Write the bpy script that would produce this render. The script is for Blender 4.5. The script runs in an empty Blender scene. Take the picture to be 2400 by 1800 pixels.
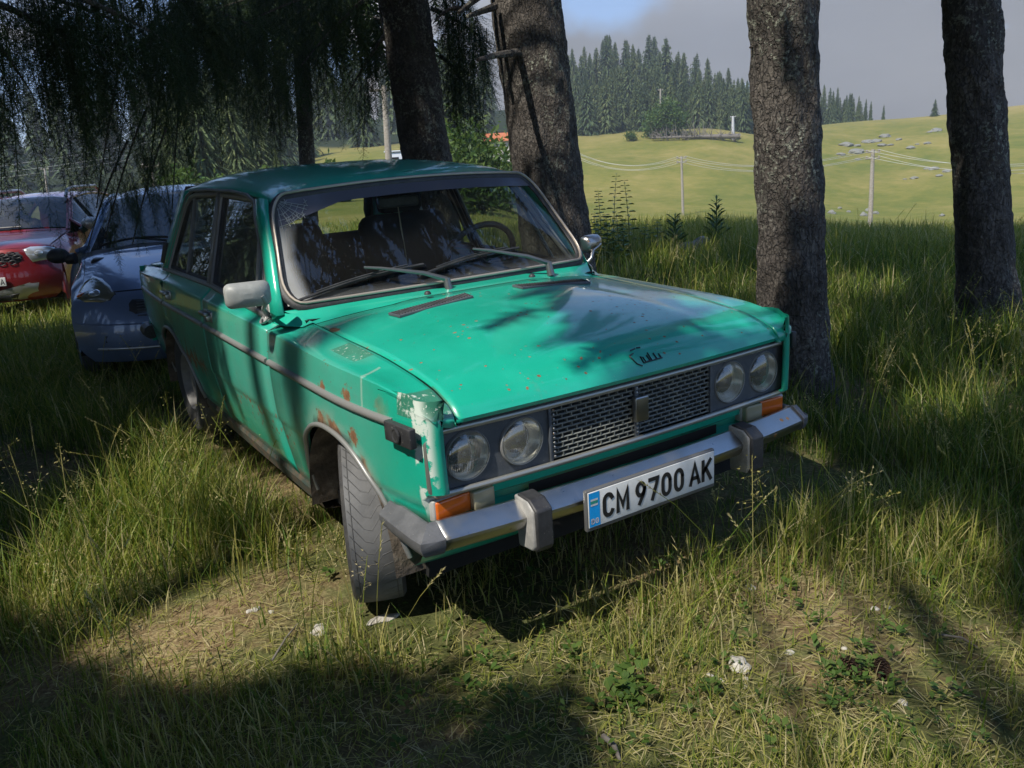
import bpy, bmesh, math, random
import numpy as np
from mathutils import Vector, Matrix
R = math.radians
scene = bpy.context.scene
COL = scene.collection
# ------------------------------------------------------------------ camera
CAM = np.array([2.57301, -1.69915, 1.50033]); YAW, PIT, ROL, FOC = 2.57986, -0.278384, -0.065705, 1.99064
fw = np.array([math.cos(PIT)*math.cos(YAW), math.cos(PIT)*math.sin(YAW), math.sin(PIT)])
rt = np.cross(fw, [0, 0, 1]); rt /= np.linalg.norm(rt); up = np.cross(rt, fw)
rt2 = rt*math.cos(ROL)+up*math.sin(ROL); up2 = -rt*math.sin(ROL)+up*math.cos(ROL)
cd = bpy.data.cameras.new("camera"); co = bpy.data.objects.new("camera", cd); COL.objects.link(co)
co.matrix_world = Matrix(((rt2[0], up2[0], -fw[0], CAM[0]), (rt2[1], up2[1], -fw[1], CAM[1]), (rt2[2], up2[2], -fw[2], CAM[2]), (0, 0, 0, 1)))
cd.sensor_width = 36; cd.lens = 36*FOC*1000/2400; cd.clip_start = 0.05; cd.clip_end = 3000
scene.camera = co
def cray(px, py):                       # direction through a pixel of the 2400x1800 photograph, used to measure where things stand
    d = (px-1200)/(FOC*1000)*rt2+(900-py)/(FOC*1000)*up2+fw
    return d/np.linalg.norm(d)
def azel(px, py):
    d = cray(px, py); return math.atan2(d[1], d[0]), math.asin(d[2])
# ------------------------------------------------------------------ sun, sky, exposure
SUN = np.array([0.19, -0.71, 1.0]); SUN /= np.linalg.norm(SUN)
sl = bpy.data.lights.new("sun", 'SUN'); sl.energy = 5.0; sl.angle = R(0.53); sl.color = (1.0, 0.95, 0.86)
so = bpy.data.objects.new("sun", sl); COL.objects.link(so)
so.rotation_euler = Vector(SUN).to_track_quat('Z', 'Y').to_euler()
scene.view_settings.view_transform = 'Standard'; scene.view_settings.look = 'None'
scene.view_settings.exposure = 0.35; scene.view_settings.gamma = 1

class S:                                 # node socket with arithmetic
    def __init__(s, nt, o): s.nt, s.o = nt, o
    def m(s, op, *a, clamp=False):
        n = s.nt.nodes.new('ShaderNodeMath'); n.operation = op; n.use_clamp = clamp
        for i, v in enumerate((s,)+a):
            if isinstance(v, S): s.nt.links.new(v.o, n.inputs[i])
            else: n.inputs[i].default_value = v
        return S(s.nt, n.outputs[0])
    def __add__(s, b): return s.m('ADD', b)
    def __radd__(s, b): return s.m('ADD', b)
    def __sub__(s, b): return s.m('SUBTRACT', b)
    def __rsub__(s, b): return (s*-1.0)+b
    def __mul__(s, b): return s.m('MULTIPLY', b)
    __rmul__ = __mul__
    def __truediv__(s, b): return s.m('DIVIDE', b)
    def abs(s): return s.m('ABSOLUTE')
    def max(s, b): return s.m('MAXIMUM', b)
    def min(s, b): return s.m('MINIMUM', b)
    def gt(s, b): return s.m('GREATER_THAN', b)
    def lt(s, b): return s.m('LESS_THAN', b)
    def frac(s): return s.m('FRACT')
    def pp(s, b): return s.m('PINGPONG', b)
    def ss(s, a, b):                     # smoothstep a..b (a may exceed b)
        n = s.nt.nodes.new('ShaderNodeMapRange'); n.interpolation_type = 'SMOOTHSTEP'
        n.inputs[1].default_value = min(a, b); n.inputs[2].default_value = max(a, b)
        n.inputs[3].default_value = 0.0 if a < b else 1.0; n.inputs[4].default_value = 1.0 if a < b else 0.0
        s.nt.links.new(s.o, n.inputs[0]); return S(s.nt, n.outputs[0])
class NT:
    def __init__(s, nt): s.nt = nt; s.n = nt.nodes; s.l = nt.links
    def new(s, t): return s.n.new(t)
    def link(s, a, b): s.l.new(a.o if isinstance(a, S) else a, b)
    def coord(s, kind='Object'):
        return s.new('ShaderNodeTexCoord').outputs[kind]
    def xyz(s, v):
        n = s.new('ShaderNodeSeparateXYZ'); s.link(v, n.inputs[0]); return [S(s.nt, o) for o in n.outputs]
    def vec(s, x, y, z):
        n = s.new('ShaderNodeCombineXYZ')
        for i, v in enumerate((x, y, z)):
            if isinstance(v, S): s.link(v, n.inputs[i])
            else: n.inputs[i].default_value = v
        return n.outputs[0]
    def scale(s, v, sc):
        n = s.new('ShaderNodeVectorMath'); n.operation = 'MULTIPLY'; s.link(v, n.inputs[0]); n.inputs[1].default_value = sc; return n.outputs[0]
    def noise(s, v, scale, detail=3, rough=.5, dist=0.0):
        n = s.new('ShaderNodeTexNoise'); n.inputs['Scale'].default_value = scale; n.inputs['Detail'].default_value = detail
        n.inputs['Roughness'].default_value = rough; n.inputs['Distortion'].default_value = dist
        if v is not None: s.link(v, n.inputs['Vector'])
        return S(s.nt, n.outputs[0])
    def voro(s, v, scale, feature='F1', rnd=1.0):
        n = s.new('ShaderNodeTexVoronoi'); n.feature = feature; n.inputs['Scale'].default_value = scale; n.inputs['Randomness'].default_value = rnd
        if v is not None: s.link(v, n.inputs['Vector'])
        return n
    def mix(s, f, a, b):
        n = s.new('ShaderNodeMix'); n.data_type = 'RGBA'
        for k, v in ((0, f), (6, a), (7, b)):
            if isinstance(v, S) or hasattr(v, 'is_linked'): s.link(v, n.inputs[k])
            elif k == 0: n.inputs[0].default_value = v
            else: n.inputs[k].default_value = (*v[:3], 1)
        return n.outputs[2]
    def ramp(s, f, stops):
        n = s.new('ShaderNodeValToRGB'); e = n.color_ramp.elements
        while len(e) < len(stops): e.new(0.5)
        for i, (p, c) in enumerate(stops): e[i].position = p; e[i].color = (*c, 1)
        s.link(f, n.inputs[0]); return n.outputs[0]
    def bump(s, h, strength=.5, dist=.01):
        n = s.new('ShaderNodeBump'); n.inputs['Strength'].default_value = strength; n.inputs['Distance'].default_value = dist
        s.link(h, n.inputs['Height']); return n.outputs[0]
MATS = {}
def mat(name, col=(.5, .5, .5), rough=.6, metal=0., coat=0., spec=.5, fn=None, **kw):
    if name in MATS: return MATS[name]
    m = bpy.data.materials.new(name); m.use_nodes = True; MATS[name] = m
    t = NT(m.node_tree); b = m.node_tree.nodes['Principled BSDF']
    b.inputs['Base Color'].default_value = (*col, 1); b.inputs['Roughness'].default_value = rough
    b.inputs['Metallic'].default_value = metal; b.inputs['Coat Weight'].default_value = coat
    b.inputs['Coat Roughness'].default_value = kw.get('coatr', .08); b.inputs['Specular IOR Level'].default_value = spec
    if fn: fn(t, b)
    return m
# world
w = bpy.data.worlds.new("World"); scene.world = w; w.use_nodes = True
t = NT(w.node_tree); bg = w.node_tree.nodes['Background']
sky = t.new('ShaderNodeTexSky'); sky.sky_type = 'NISHITA'; sky.sun_disc = False
sky.sun_elevation = math.asin(SUN[2]); sky.sun_rotation = math.atan2(SUN[0], SUN[1]); sky.altitude = 1200; sky.dust_density = .6
gen = t.coord('Generated'); gx, gy, gz = t.xyz(gen)
h = gz.max(0.02) + 0.13
cv = t.vec(gx/h, gy/h, 0.0)
cl = t.noise(cv, 0.62, 8, .58, .3)
az = (gx*math.cos(R(126))+gy*math.sin(R(126)))                       # cloud bank low over the meadow side
bank = az.ss(.80, .94) * gz.ss(.27, .10)
hd_ = cray(1420, -40); hx, hy, hz_ = gx-float(hd_[0]), gy-float(hd_[1]), gz-float(hd_[2])
HOLE = ((hx*hx+hy*hy+hz_*hz_*1.4).m('SQRT')+(t.noise(gen, 14, 3)-.5)*.07).ss(.075, .035)
dens = (cl + bank*0.6).ss(.585, .70) * (1.0 - bank*t.noise(t.vec(gx, gy, gz*1.6), 9.0, 3, .5).ss(.64, .72)*.8) * (1.0 - HOLE*.9)
det = t.noise(cv, 1.9, 5, .6)
ccol = t.mix(bank, t.ramp(det, [(0.3, (2.6, 2.65, 2.9)), (0.7, (6.5, 6.5, 6.6))]), t.ramp(t.noise(t.vec(gx, gy, gz*3.0), 2.6, 5, .55), [(.3, (1.45, 1.44, 1.43)), (.7, (2.1, 2.07, 2.04))]))
skyb = t.mix(0.55, sky.outputs[0], (0.9, 2.2, 5.4))
t.link(t.mix(dens, skyb, ccol), bg.inputs[0]); bg.inputs[1].default_value = 0.145

# ------------------------------------------------------------------ mesh helpers
def obj(name, verts, faces, m=None, parent=None, smooth=True, sharp=40, uv=None, mats=None, fm=None):
    me = bpy.data.meshes.new(name)
    me.from_pydata([tuple(map(float, v)) for v in verts], [], [tuple(map(int, f)) for f in faces]); me.update()
    if smooth:
        me.polygons.foreach_set('use_smooth', [True]*len(me.polygons))
        if sharp: me.set_sharp_from_angle(angle=R(sharp))
    for q in (mats or ([m] if m else [])): me.materials.append(q)
    if fm is not None: me.polygons.foreach_set('material_index', fm)
    o = bpy.data.objects.new(name, me); COL.objects.link(o)
    if parent: o.parent = parent
    return o
def bulk(name, V, F, m, parent=None, tint=None, smooth=False):      # numpy arrays, all faces of one size
    V = np.asarray(V, np.float32); F = np.asarray(F, np.int32); k = F.shape[1]
    me = bpy.data.meshes.new(name); me.vertices.add(len(V)); me.vertices.foreach_set('co', V.ravel())
    me.loops.add(F.size); me.loops.foreach_set('vertex_index', F.ravel())
    me.polygons.add(len(F)); me.polygons.foreach_set('loop_start', np.arange(0, F.size, k, dtype=np.int32))
    if smooth: me.polygons.foreach_set('use_smooth', np.ones(len(F), bool))
    me.update(calc_edges=True); me.materials.append(m)
    if tint is not None:
        a = me.attributes.new('tint', 'FLOAT', 'POINT'); a.data.foreach_set('value', np.asarray(tint, np.float32))
    o = bpy.data.objects.new(name, me); COL.objects.link(o)
    if parent: o.parent = parent
    return o
class MB:
    def __init__(s): s.v, s.f, s.mi = [], [], []
    def add(s, v, f, mi=0):
        b = len(s.v); s.v += [tuple(q) for q in v]; s.f += [tuple(i+b for i in q) for q in f]; s.mi += [mi]*len(f); return s
    def box(s, c, d, mat3=None, bev=0.0, mi=0):
        bm = bmesh.new(); bmesh.ops.create_cube(bm, size=1)
        for v in bm.verts: v.co = Vector((v.co.x*d[0], v.co.y*d[1], v.co.z*d[2]))
        if bev: bmesh.ops.bevel(bm, geom=bm.edges[:]+bm.verts[:], offset=bev, segments=3, profile=.5, affect='EDGES')
        M = mat3 if mat3 is not None else Matrix.Identity(3)
        for v in bm.verts: v.co = M @ v.co + Vector(c)
        s.bm(bm, mi); return s
    def bm(s, bm, mi=0):
        bm.verts.index_update(); s.add([v.co[:] for v in bm.verts], [[v.index for v in f.verts] for f in bm.faces], mi); bm.free(); return s
    def tube(s, pts, r, n=8, closed=False, caps=True, mi=0, flat=None):
        P = [Vector(p) for p in pts]; k = len(P); rr = r if hasattr(r, '__len__') else [r]*k
        T = []
        for i in range(k):
            a = P[i-1] if (i > 0 or closed) else P[0]; b = P[(i+1) % k] if (i < k-1 or closed) else P[-1]
            T.append((b-a).normalized())
        u = T[0].cross(Vector((0, 0, 1)));  u = u if u.length > .05 else T[0].cross(Vector((1, 0, 0))); u.normalize()
        vs = []
        for i in range(k):
            u = (u-T[i]*u.dot(T[i])).normalized(); w_ = T[i].cross(u)
            for j in range(n):
                a = 2*math.pi*j/n; vs.append(P[i]+(u*math.cos(a)+w_*math.sin(a)*(flat or 1))*rr[i])
        fs = []
        for i in range(k if closed else k-1):
            for j in range(n):
                a, b = i*n+j, i*n+(j+1) % n; c, d = ((i+1) % k)*n+(j+1) % n, ((i+1) % k)*n+j
                fs.append((a, b, c, d))
        if caps and not closed: fs += [tuple(range(n))[::-1], tuple((k-1)*n+j for j in range(n))]
        return s.add(vs, fs, mi)
    def lathe(s, prof, n=32, M=None, mi=0):                         # prof: (radius, axial); axis = local y; caps if radius 0
        M = M or Matrix.Identity(4); vs = []; k = len(prof)
        for (r, a) in prof:
            for j in range(n):
                th = 2*math.pi*j/n; vs.append(M @ Vector((r*math.cos(th), a, r*math.sin(th))))
        fs = [(i*n+j, i*n+(j+1) % n, (i+1)*n+(j+1) % n, (i+1)*n+j) for i in range(k-1) for j in range(n)]
        return s.add(vs, fs, mi)
    def grid(s, rows, mi=0, closed=False, flip=False):              # rows of equal length
        nr, nc = len(rows), len(rows[0]); vs = [p for r_ in rows for p in r_]; fs = []
        for i in range(nr-1):
            for j in range(nc if closed else nc-1):
                q = (i*nc+j, i*nc+(j+1) % nc, (i+1)*nc+(j+1) % nc, (i+1)*nc+j); fs.append(q[::-1] if flip else q)
        return s.add(vs, fs, mi)
    def prism(s, poly, a, b, mi=0):                                 # poly of 3-D points, extruded from offset a to b (vectors)
        n = len(poly); A = [Vector(p)+Vector(a) for p in poly]; B = [Vector(p)+Vector(b) for p in poly]
        return s.add(A+B, [tuple(range(n))[::-1], tuple(range(n, 2*n))]+[(i, (i+1) % n, n+(i+1) % n, n+i) for i in range(n)], mi)
    def build(s, name, m, parent=None, sharp=40, smooth=True, mats=None, weld=False, solid=0, bevel=0):
        o = obj(name, s.v, s.f, m, parent, smooth, None if weld else sharp, mats=mats, fm=s.mi if mats else None)
        if weld:
            bm = bmesh.new(); bm.from_mesh(o.data); bmesh.ops.remove_doubles(bm, verts=bm.verts, dist=2e-4)
            bmesh.ops.dissolve_degenerate(bm, edges=bm.edges, dist=1e-5); bmesh.ops.recalc_face_normals(bm, faces=bm.faces)
            bm.to_mesh(o.data); bm.free(); o.data.set_sharp_from_angle(angle=R(sharp))
        if solid: md = o.modifiers.new('s', 'SOLIDIFY'); md.thickness = abs(solid); md.offset = -1 if solid > 0 else 1
        if bevel: md = o.modifiers.new('b', 'BEVEL'); md.width = bevel; md.segments = 2; md.limit_method = 'ANGLE'; md.angle_limit = R(35)
        return o
def mirror(s_):                                                     # a mirrored copy (y -> -y) of a builder
    m = MB(); m.v = [(a, -b, c) for a, b, c in s_.v]; m.f = [q[::-1] for q in s_.f]; m.mi = list(s_.mi); return m
def thing(name, label, cat, loc=(0, 0, 0), rz=0, group=None, kind=None):
    o = bpy.data.objects.new(name, None); COL.objects.link(o); o.location = loc; o.rotation_euler = (0, 0, rz)
    o.empty_display_size = .2; return tag(o, label, cat, group, kind)
def tag(o, label=None, cat=None, group=None, kind=None):
    if label: o['label'] = label
    if cat: o['category'] = cat
    if group: o['group'] = group
    if kind: o['kind'] = kind
    return o
def lerp(a, b, t): return a+(b-a)*t
def interp(x, pts): return float(np.interp(x, [p[0] for p in pts], [p[1] for p in pts]))
def sm(x, pts):                                                     # smooth (Catmull-like) interpolation
    pts = sorted(pts); xs = [p[0] for p in pts]; ys = [p[1] for p in pts]
    if x <= xs[0]: return ys[0]
    if x >= xs[-1]: return ys[-1]
    i = max(j for j in range(len(xs)-1) if xs[j] <= x); t_ = (x-xs[i])/(xs[i+1]-xs[i])
    def sl_(j):
        if j == 0: return (ys[1]-ys[0])/(xs[1]-xs[0])
        if j == len(xs)-1: return (ys[-1]-ys[-2])/(xs[-1]-xs[-2])
        return (ys[j+1]-ys[j-1])/(xs[j+1]-xs[j-1])
    h_ = xs[i+1]-xs[i]; m0, m1 = sl_(i)*h_, sl_(i+1)*h_
    return (2*t_**3-3*t_**2+1)*ys[i]+(t_**3-2*t_**2+t_)*m0+(-2*t_**3+3*t_**2)*ys[i+1]+(t_**3-t_**2)*m1
# ------------------------------------------------------------------ materials of the cars
def spots(t, co, scale, th, rad, seed=0.0):                          # scattered rust spots: 1 inside
    v = t.voro(t.scale(co, (1, 1, 1)) if not seed else t.scale(co, (1.0+seed, 1.0, 1.0-seed)), scale)
    cr = t.new('ShaderNodeSeparateColor'); t.link(v.outputs['Color'], cr.inputs[0])
    keep = S(t.nt, cr.outputs[0]).gt(th); size = S(t.nt, cr.outputs[1])*rad*.7+rad*.4
    return (S(t.nt, v.outputs['Distance'])-size).ss(0.0, -rad*.35)*keep
def spots2(t, u, v, scale, th, rad):                                 # the same on the flat of the side
    n = t.new('ShaderNodeTexVoronoi'); n.voronoi_dimensions = '2D'; n.inputs['Scale'].default_value = scale; t.link(t.vec(u, v, 0.0), n.inputs['Vector'])
    cr = t.new('ShaderNodeSeparateColor'); t.link(n.outputs['Color'], cr.inputs[0])
    return (S(t.nt, n.outputs['Distance'])-(S(t.nt, cr.outputs[1])*rad*.8+rad*.25)).ss(0.0, -rad*.4)*S(t.nt, cr.outputs[0]).gt(th)
def dist(x, z, cx, cz, sx=1., sz=1.):
    a = (x-cx)*sx; b = (z-cz)*sz; return (a*a+b*b).m('SQRT')
def paint(t, b):
    co = t.coord(); x, y, z = t.xyz(co)
    n1 = t.noise(co, 2.2, 4, .6); n2 = t.noise(co, 26, 5, .65); n3 = t.noise(co, 7, 3, .6)
    side = y.abs().ss(.765, .80)*z.ss(.90, .86)
    c = t.mix(n1.ss(.3, .7), (.008, .36, .235), (.016, .44, .30))
    fade = side*0.95*(n3.ss(.2, .8)*.5+.5)
    c = t.mix(fade, c, (.085, .315, .235))
    worn = (n2*.6+n3*.4).ss(.60, .72)*z.ss(.95, .80)
    c = t.mix(worn*.35, c, (.10, .28, .20))
    rear = x.ss(-1.2, -2.6)*side                                     # the rear half is darker and browner
    c = t.mix(rear*.55*n3.ss(.25, .65), c, (.075, .085, .04)); c = t.mix(side*z.ss(.62, .30)*.35, c, (.14, .15, .10))
    # grey-green repaired nose panel with bare white filler
    near = y.lt(-.648)
    nose = x.ss(.475, .485)*near*z.gt(.42)
    c = t.mix(nose*z.gt(.785)*.85, c, (.05, .18, .115))
    filler = near*(n2*.55+t.noise(t.scale(co, (1, 1, .5)), 13, 3)*.75).ss(.63, .69)*(x.ss(.545, .556)*x.ss(.612, .598)*z.ss(.83, .76)*z.ss(.47, .53)+(x-.497).abs().ss(.020, .008)*z.gt(.80)*y.lt(-.68)*1.0+dist(x, y, .545, -.735).ss(.055, .03)*z.gt(.77)).min(1.0)+near*t.noise(co, 75, 2, .7).ss(.64, .68)*z.gt(.79)*x.gt(.50)*.8
    c = t.mix(filler.min(1.0), c, (.58, .66, .58))
    # painted patch on the wing top beside the bonnet, ringed by pale overspray
    px_, py_ = (x-.02), (y+.70)
    rect = (px_.abs().lt(.10)*(py_.abs().lt(.035)))*z.gt(.84)
    halo = dist(px_, py_, 0., 0., .6, 1.5).ss(.12, .04)*z.gt(.84)*(1.0-rect)
    c = t.mix(halo*.45, c, (.16, .40, .30))
    flakes = t.noise(co, 70, 2, .7).ss(.60, .66)
    c = t.mix(rect*.85, c, (.06, .21, .13)); c = t.mix(rect*flakes*.9, c, (.5, .6, .5))
    seam = ((x-.29-(.87-z)*-.28*.0).abs().ss(.008, .002)*z.gt(.765)*z.lt(.875)*near*y.lt(-.77)) + ((x-(.25+(y+.72)*-.55)).abs().ss(.010, .003)*z.gt(.858)*y.lt(-.70)*near*x.gt(.1))
    c = t.mix(seam.min(1.)*.6, c, (.35, .50, .40))
    halo2 = side*(dist(x, z, .02, .285)-(n3*.07)).ss(.415, .36)*z.gt(.3)*t.noise(co, 8, 3).ss(.38, .52); c = t.mix(halo2*.55, c, (.22, .40, .32))
    scuff = side*t.noise(t.scale(co, (1, 1, 3.)), 5, 4, .65).ss(.58, .70); c = t.mix(scuff*.28, c, (.16, .36, .28))
    chalk = z.gt(.80)*t.noise(co, 3.3, 4, .6).ss(.50, .72)*x.gt(-.6); c = t.mix(chalk*.30, c, (.05, .50, .36))
    # rust
    nz = t.noise(co, 40, 4, .7)
    wv = t.new('ShaderNodeVectorMath'); wv.operation = 'ADD'; nn = t.new('ShaderNodeTexNoise'); nn.inputs['Scale'].default_value = 30
    t.link(co, nn.inputs['Vector']); sc_ = t.scale(nn.outputs[1], (.018, .018, .018)); t.link(co, wv.inputs[0]); t.link(sc_, wv.inputs[1]); cw = wv.outputs[0]
    d_reg = side*z.ss(.66, .34)*(x.ss(-1.45, -1.0)*x.ss(-.25, -.55)).max(0.0)
    wx, wy, wz = t.xyz(cw); r1 = spots2(t, wx, wz*.75, 34, .35, .34)*(d_reg*1.9+n3-.85).ss(.0, .25)
    r2 = spots2(t, wx+.31, wz*.7, 19, .55, .30)*(d_reg*2.0+t.noise(co, 5, 2)-1.15).ss(.0, .2)
    top = z.gt(.80)*y.abs().lt(.66)*x.gt(-.34)
    r3 = (spots(t, cw, 34, .35, .22, .07)*(t.noise(co, 3.1, 2)*1.3+x*.2-.35).ss(.12, .35)).max(spots(t, cw, 19, .72, .16, .2)*(x.abs().lt(.45)))*top
    r4 = spots(t, co, 48, .78, .22)*side*.8
    rad = dist(x, z, .02, .285)
    arch = (rad-(nz*.05)).ss(.385, .355)*rad.ss(.30, .33)*side*z.gt(.30)*t.noise(co, 5.5, 2).ss(.45, .6)
    arch = (rad-(nz*.075)).ss(.375, .345)*side*z.gt(.25)*t.noise(co, 6.5, 2).ss(.42, .58)*x.gt(-.15)
    bs = None
    for (bx, bz, br) in ((.0, .775, .03), (.19, .785, .032), (.40, .785, .045), (.52, .80, .055), (.53, .70, .05), (-.05, .655, .04), (.21, .655, .035), (.585, .47, .07)):
        q = (dist(x, z, bx, bz)+(nz-.5)*.09).ss(br, br*.55); bs = q if bs is None else bs.max(q)
    bs = bs*side*near
    hole = (dist(x, y, -.275, -.638, .8, 1.5)+(nz-.5)*.04).ss(.03, .018)*z.gt(.86)
    rr = side*x.ss(-1.5, -1.75)*z.ss(.72, .45)*x.ss(-2.75, -2.3); rstreak = (t.noise(t.scale(co, (1, 1, .22)), 24, 4, .7)+rr*.42-.33).ss(.44, .52)*rr.gt(.02)
    low = side*(z+(nz-.5)*.14).ss(.38, .31)*.8
    edge = z.gt(.42)*x.gt(.57)*(nz-.1).ss(.50, .60)*y.lt(-.70)*z.lt(.56)
    rust = r1.max(r2).max(r3).max(r4).max(arch).max(bs).max(hole).max(rstreak).max(low).max(edge).min(1.0)
    rc = t.ramp(nz, [(.25, (.085, .038, .018)), (.5, (.21, .105, .048)), (.75, (.33, .20, .11))])
    specks = t.voro(co, 60); sp = S(t.nt, specks.outputs['Distance']).lt(.055)
    c = t.mix(sp*.5, c, (.45, .55, .45))
    c = t.mix(rust, c, rc)
    t.link(c, b.inputs['Base Color'])
    rg = n2*.16+.26+side*.08+rust*.35+filler*.3+rect*.2; t.link(rg, b.inputs['Roughness'])
    cwt = (1.0-rust)*(1.0-filler.min(1.))*(.80-side*.45); t.link(cwt, b.inputs['Coat Weight'])
    t.link(t.bump(n1*.6+n3*.15+rust*.05+n2*.03, .12, .02), b.inputs['Normal'])
PAINT = mat('green_car_paint', rough=.35, coatr=.07, fn=paint)
def mk_chrome(t, b):
    co = t.coord(); n = t.noise(co, 55, 4, .65); n2 = t.noise(co, 6, 3)
    pit = spots(t, co, 26, .72, .28)
    c = t.mix(n2.ss(.35, .7)*.5, (.42, .42, .41), (.27, .26, .23)); c = t.mix(pit, c, (.30, .14, .04))
    t.link(c, b.inputs['Base Color']); t.link(1.0-pit*.8-n2.ss(.5, .8)*.25, b.inputs['Metallic']); t.link(n*.25+.20+pit*.3, b.inputs['Roughness'])
CHROME = mat('chrome_dull', (.55, .55, .54), .15, 1., fn=mk_chrome)
TRIM = mat('trim_metal', (.27, .27, .26), .42, .35)
def mk_rub(c0, c1, r0, bs=.25):
    def f(t, b):
        co = t.coord(); n = t.noise(co, 14, 5, .7); n2 = t.noise(co, 160, 2, .7)
        c = t.mix(n.ss(.35, .7), c0, c1); c = t.mix(n2.ss(.66, .74)*.5, c, (.35, .33, .30)); t.link(c, b.inputs['Base Color'])
        t.link(n*.2+r0, b.inputs['Roughness']); t.link(t.bump(n2*.4+n*.6, bs, .003), b.inputs['Normal'])
    return f
RUB = mat('black_rubber', fn=mk_rub((.022, .022, .024), (.045, .045, .047), .45))
RUBG = mat('grey_bumper_plastic', fn=mk_rub((.085, .088, .095), (.12, .122, .13), .42))
OVR = mat('overrider_steel', fn=mk_rub((.24, .24, .23), (.42, .40, .37), .38))
PLAST = mat('grille_plastic', fn=mk_rub((.065, .075, .088), (.10, .108, .118), .40))
GRIL = mat('grille_dusty', fn=mk_rub((.13, .14, .13), (.25, .25, .21), .5))
DARK = mat('dark_void', (.006, .006, .006), .9)
DASH = mat('dash_plastic', (.018, .018, .02), .5)
SEAT = mat('seat_cloth', (.020, .022, .028), .95)
HEAD = mat('roof_lining', (.10, .10, .10), .9)
def mk_tread(t, b):
    uv = t.coord('UV'); u, v, _ = t.xyz(uv); co = t.coord()
    n = t.noise(co, 9, 4, .6); n2 = t.noise(co, 120, 3, .7)
    vv = (v-.5).abs()*2.0                                            # 0 mid tread .. 1 shoulder
    zig = (v*3.0).pp(1.0)*.65+vv*1.6
    f = (u*46.0+zig).frac(); lat = (f-.5).abs().ss(.055, .02)*(vv.ss(.98, .90))
    circ = ((v*4.0+(u*46.0).pp(.5)*.35).frac()-.5).abs().ss(.05, .02)*vv.lt(.85)
    rim = ((v-.90).abs().ss(.012, .004)+(v-.10).abs().ss(.012, .004))
    g = (lat*(vv.ss(.25, .75)*.75+.25)).max(rim).min(1.0)*(n.ss(.30, .50)*.6+.4)
    c = t.mix(n.ss(.3, .7), (.085, .087, .090), (.145, .145, .145)); c = t.mix(n2.ss(.62, .75)*.35, c, (.22, .21, .19)); c = t.mix(g*.55, c, (.015, .015, .015))
    t.link(c, b.inputs['Base Color']); b.inputs['Roughness'].default_value = .62; t.link(t.bump(1.0-g+n2*.10, .8, .006), b.inputs['Normal'])
TREAD = mat('tyre_tread', fn=mk_tread)
TYRE = mat('tyre_wall', fn=mk_rub((.035, .035, .037), (.075, .072, .068), .6))
RIM = mat('wheel_steel', fn=mk_rub((.16, .155, .15), (.24, .23, .21), .4))
def glass(name, tintc=(.75, .82, .78), dust=None, trans=.86):
    def f(t, b):
        nt = t.nt; out = nt.nodes['Material Output']
        g = t.new('ShaderNodeBsdfGlossy'); g.inputs['Roughness'].default_value = .015; g.inputs['Color'].default_value = (1, 1, 1, 1)
        tr = t.new('ShaderNodeBsdfTransparent'); tr.inputs['Color'].default_value = (*tintc, 1)
        fr = t.new('ShaderNodeLayerWeight'); fc = S(nt, fr.outputs['Facing']); f2 = fc*fc
        m1 = t.new('ShaderNodeMixShader'); t.link((f2*f2*fc*.9+.055).min(1.0), m1.inputs[0]); t.link(tr.outputs[0], m1.inputs[1]); t.link(g.outputs[0], m1.inputs[2])
        last = m1
        if dust:
            df = t.new('ShaderNodeBsdfDiffuse'); df.inputs['Color'].default_value = (.62, .62, .60, 1)
            m2 = t.new('ShaderNodeMixShader'); t.link(dust(t), m2.inputs[0]); t.link(m1.outputs[0], m2.inputs[1]); t.link(df.outputs[0], m2.inputs[2]); last = m2
        t.link(last.outputs[0], out.inputs['Surface'])
    return mat(name, fn=f)
def ws_dust(t):
    co = t.coord(); x, y, z = t.xyz(co); n = t.noise(co, 6, 3); sp = t.voro(co, 75); sp = S(t.nt, sp.outputs['Distance']).lt(.10)*t.noise(co, 5, 1).gt(.5)
    rr_ = dist(y, z, -.10, .93, 1., .95)                              # dust outside the wiped fans
    edge = (rr_.ss(.53, .60)*y.lt(-.2)*z.ss(1.36, 1.15)).max((y+.62).ss(.02, -.04)*.8)
    d = edge*(n*.30+.40)+.010+sp*.16+z.ss(1.00, .955)*.10
    return d.min(.85)
WSG = glass('windscreen_glass', (.82, .87, .84), ws_dust)
def sg_dust(t):
    co = t.coord(); x, y, z = t.xyz(co); return t.noise(co, 5, 3)*.05+.03
SIDEG = glass('side_glass', (.72, .76, .72), sg_dust)
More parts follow.
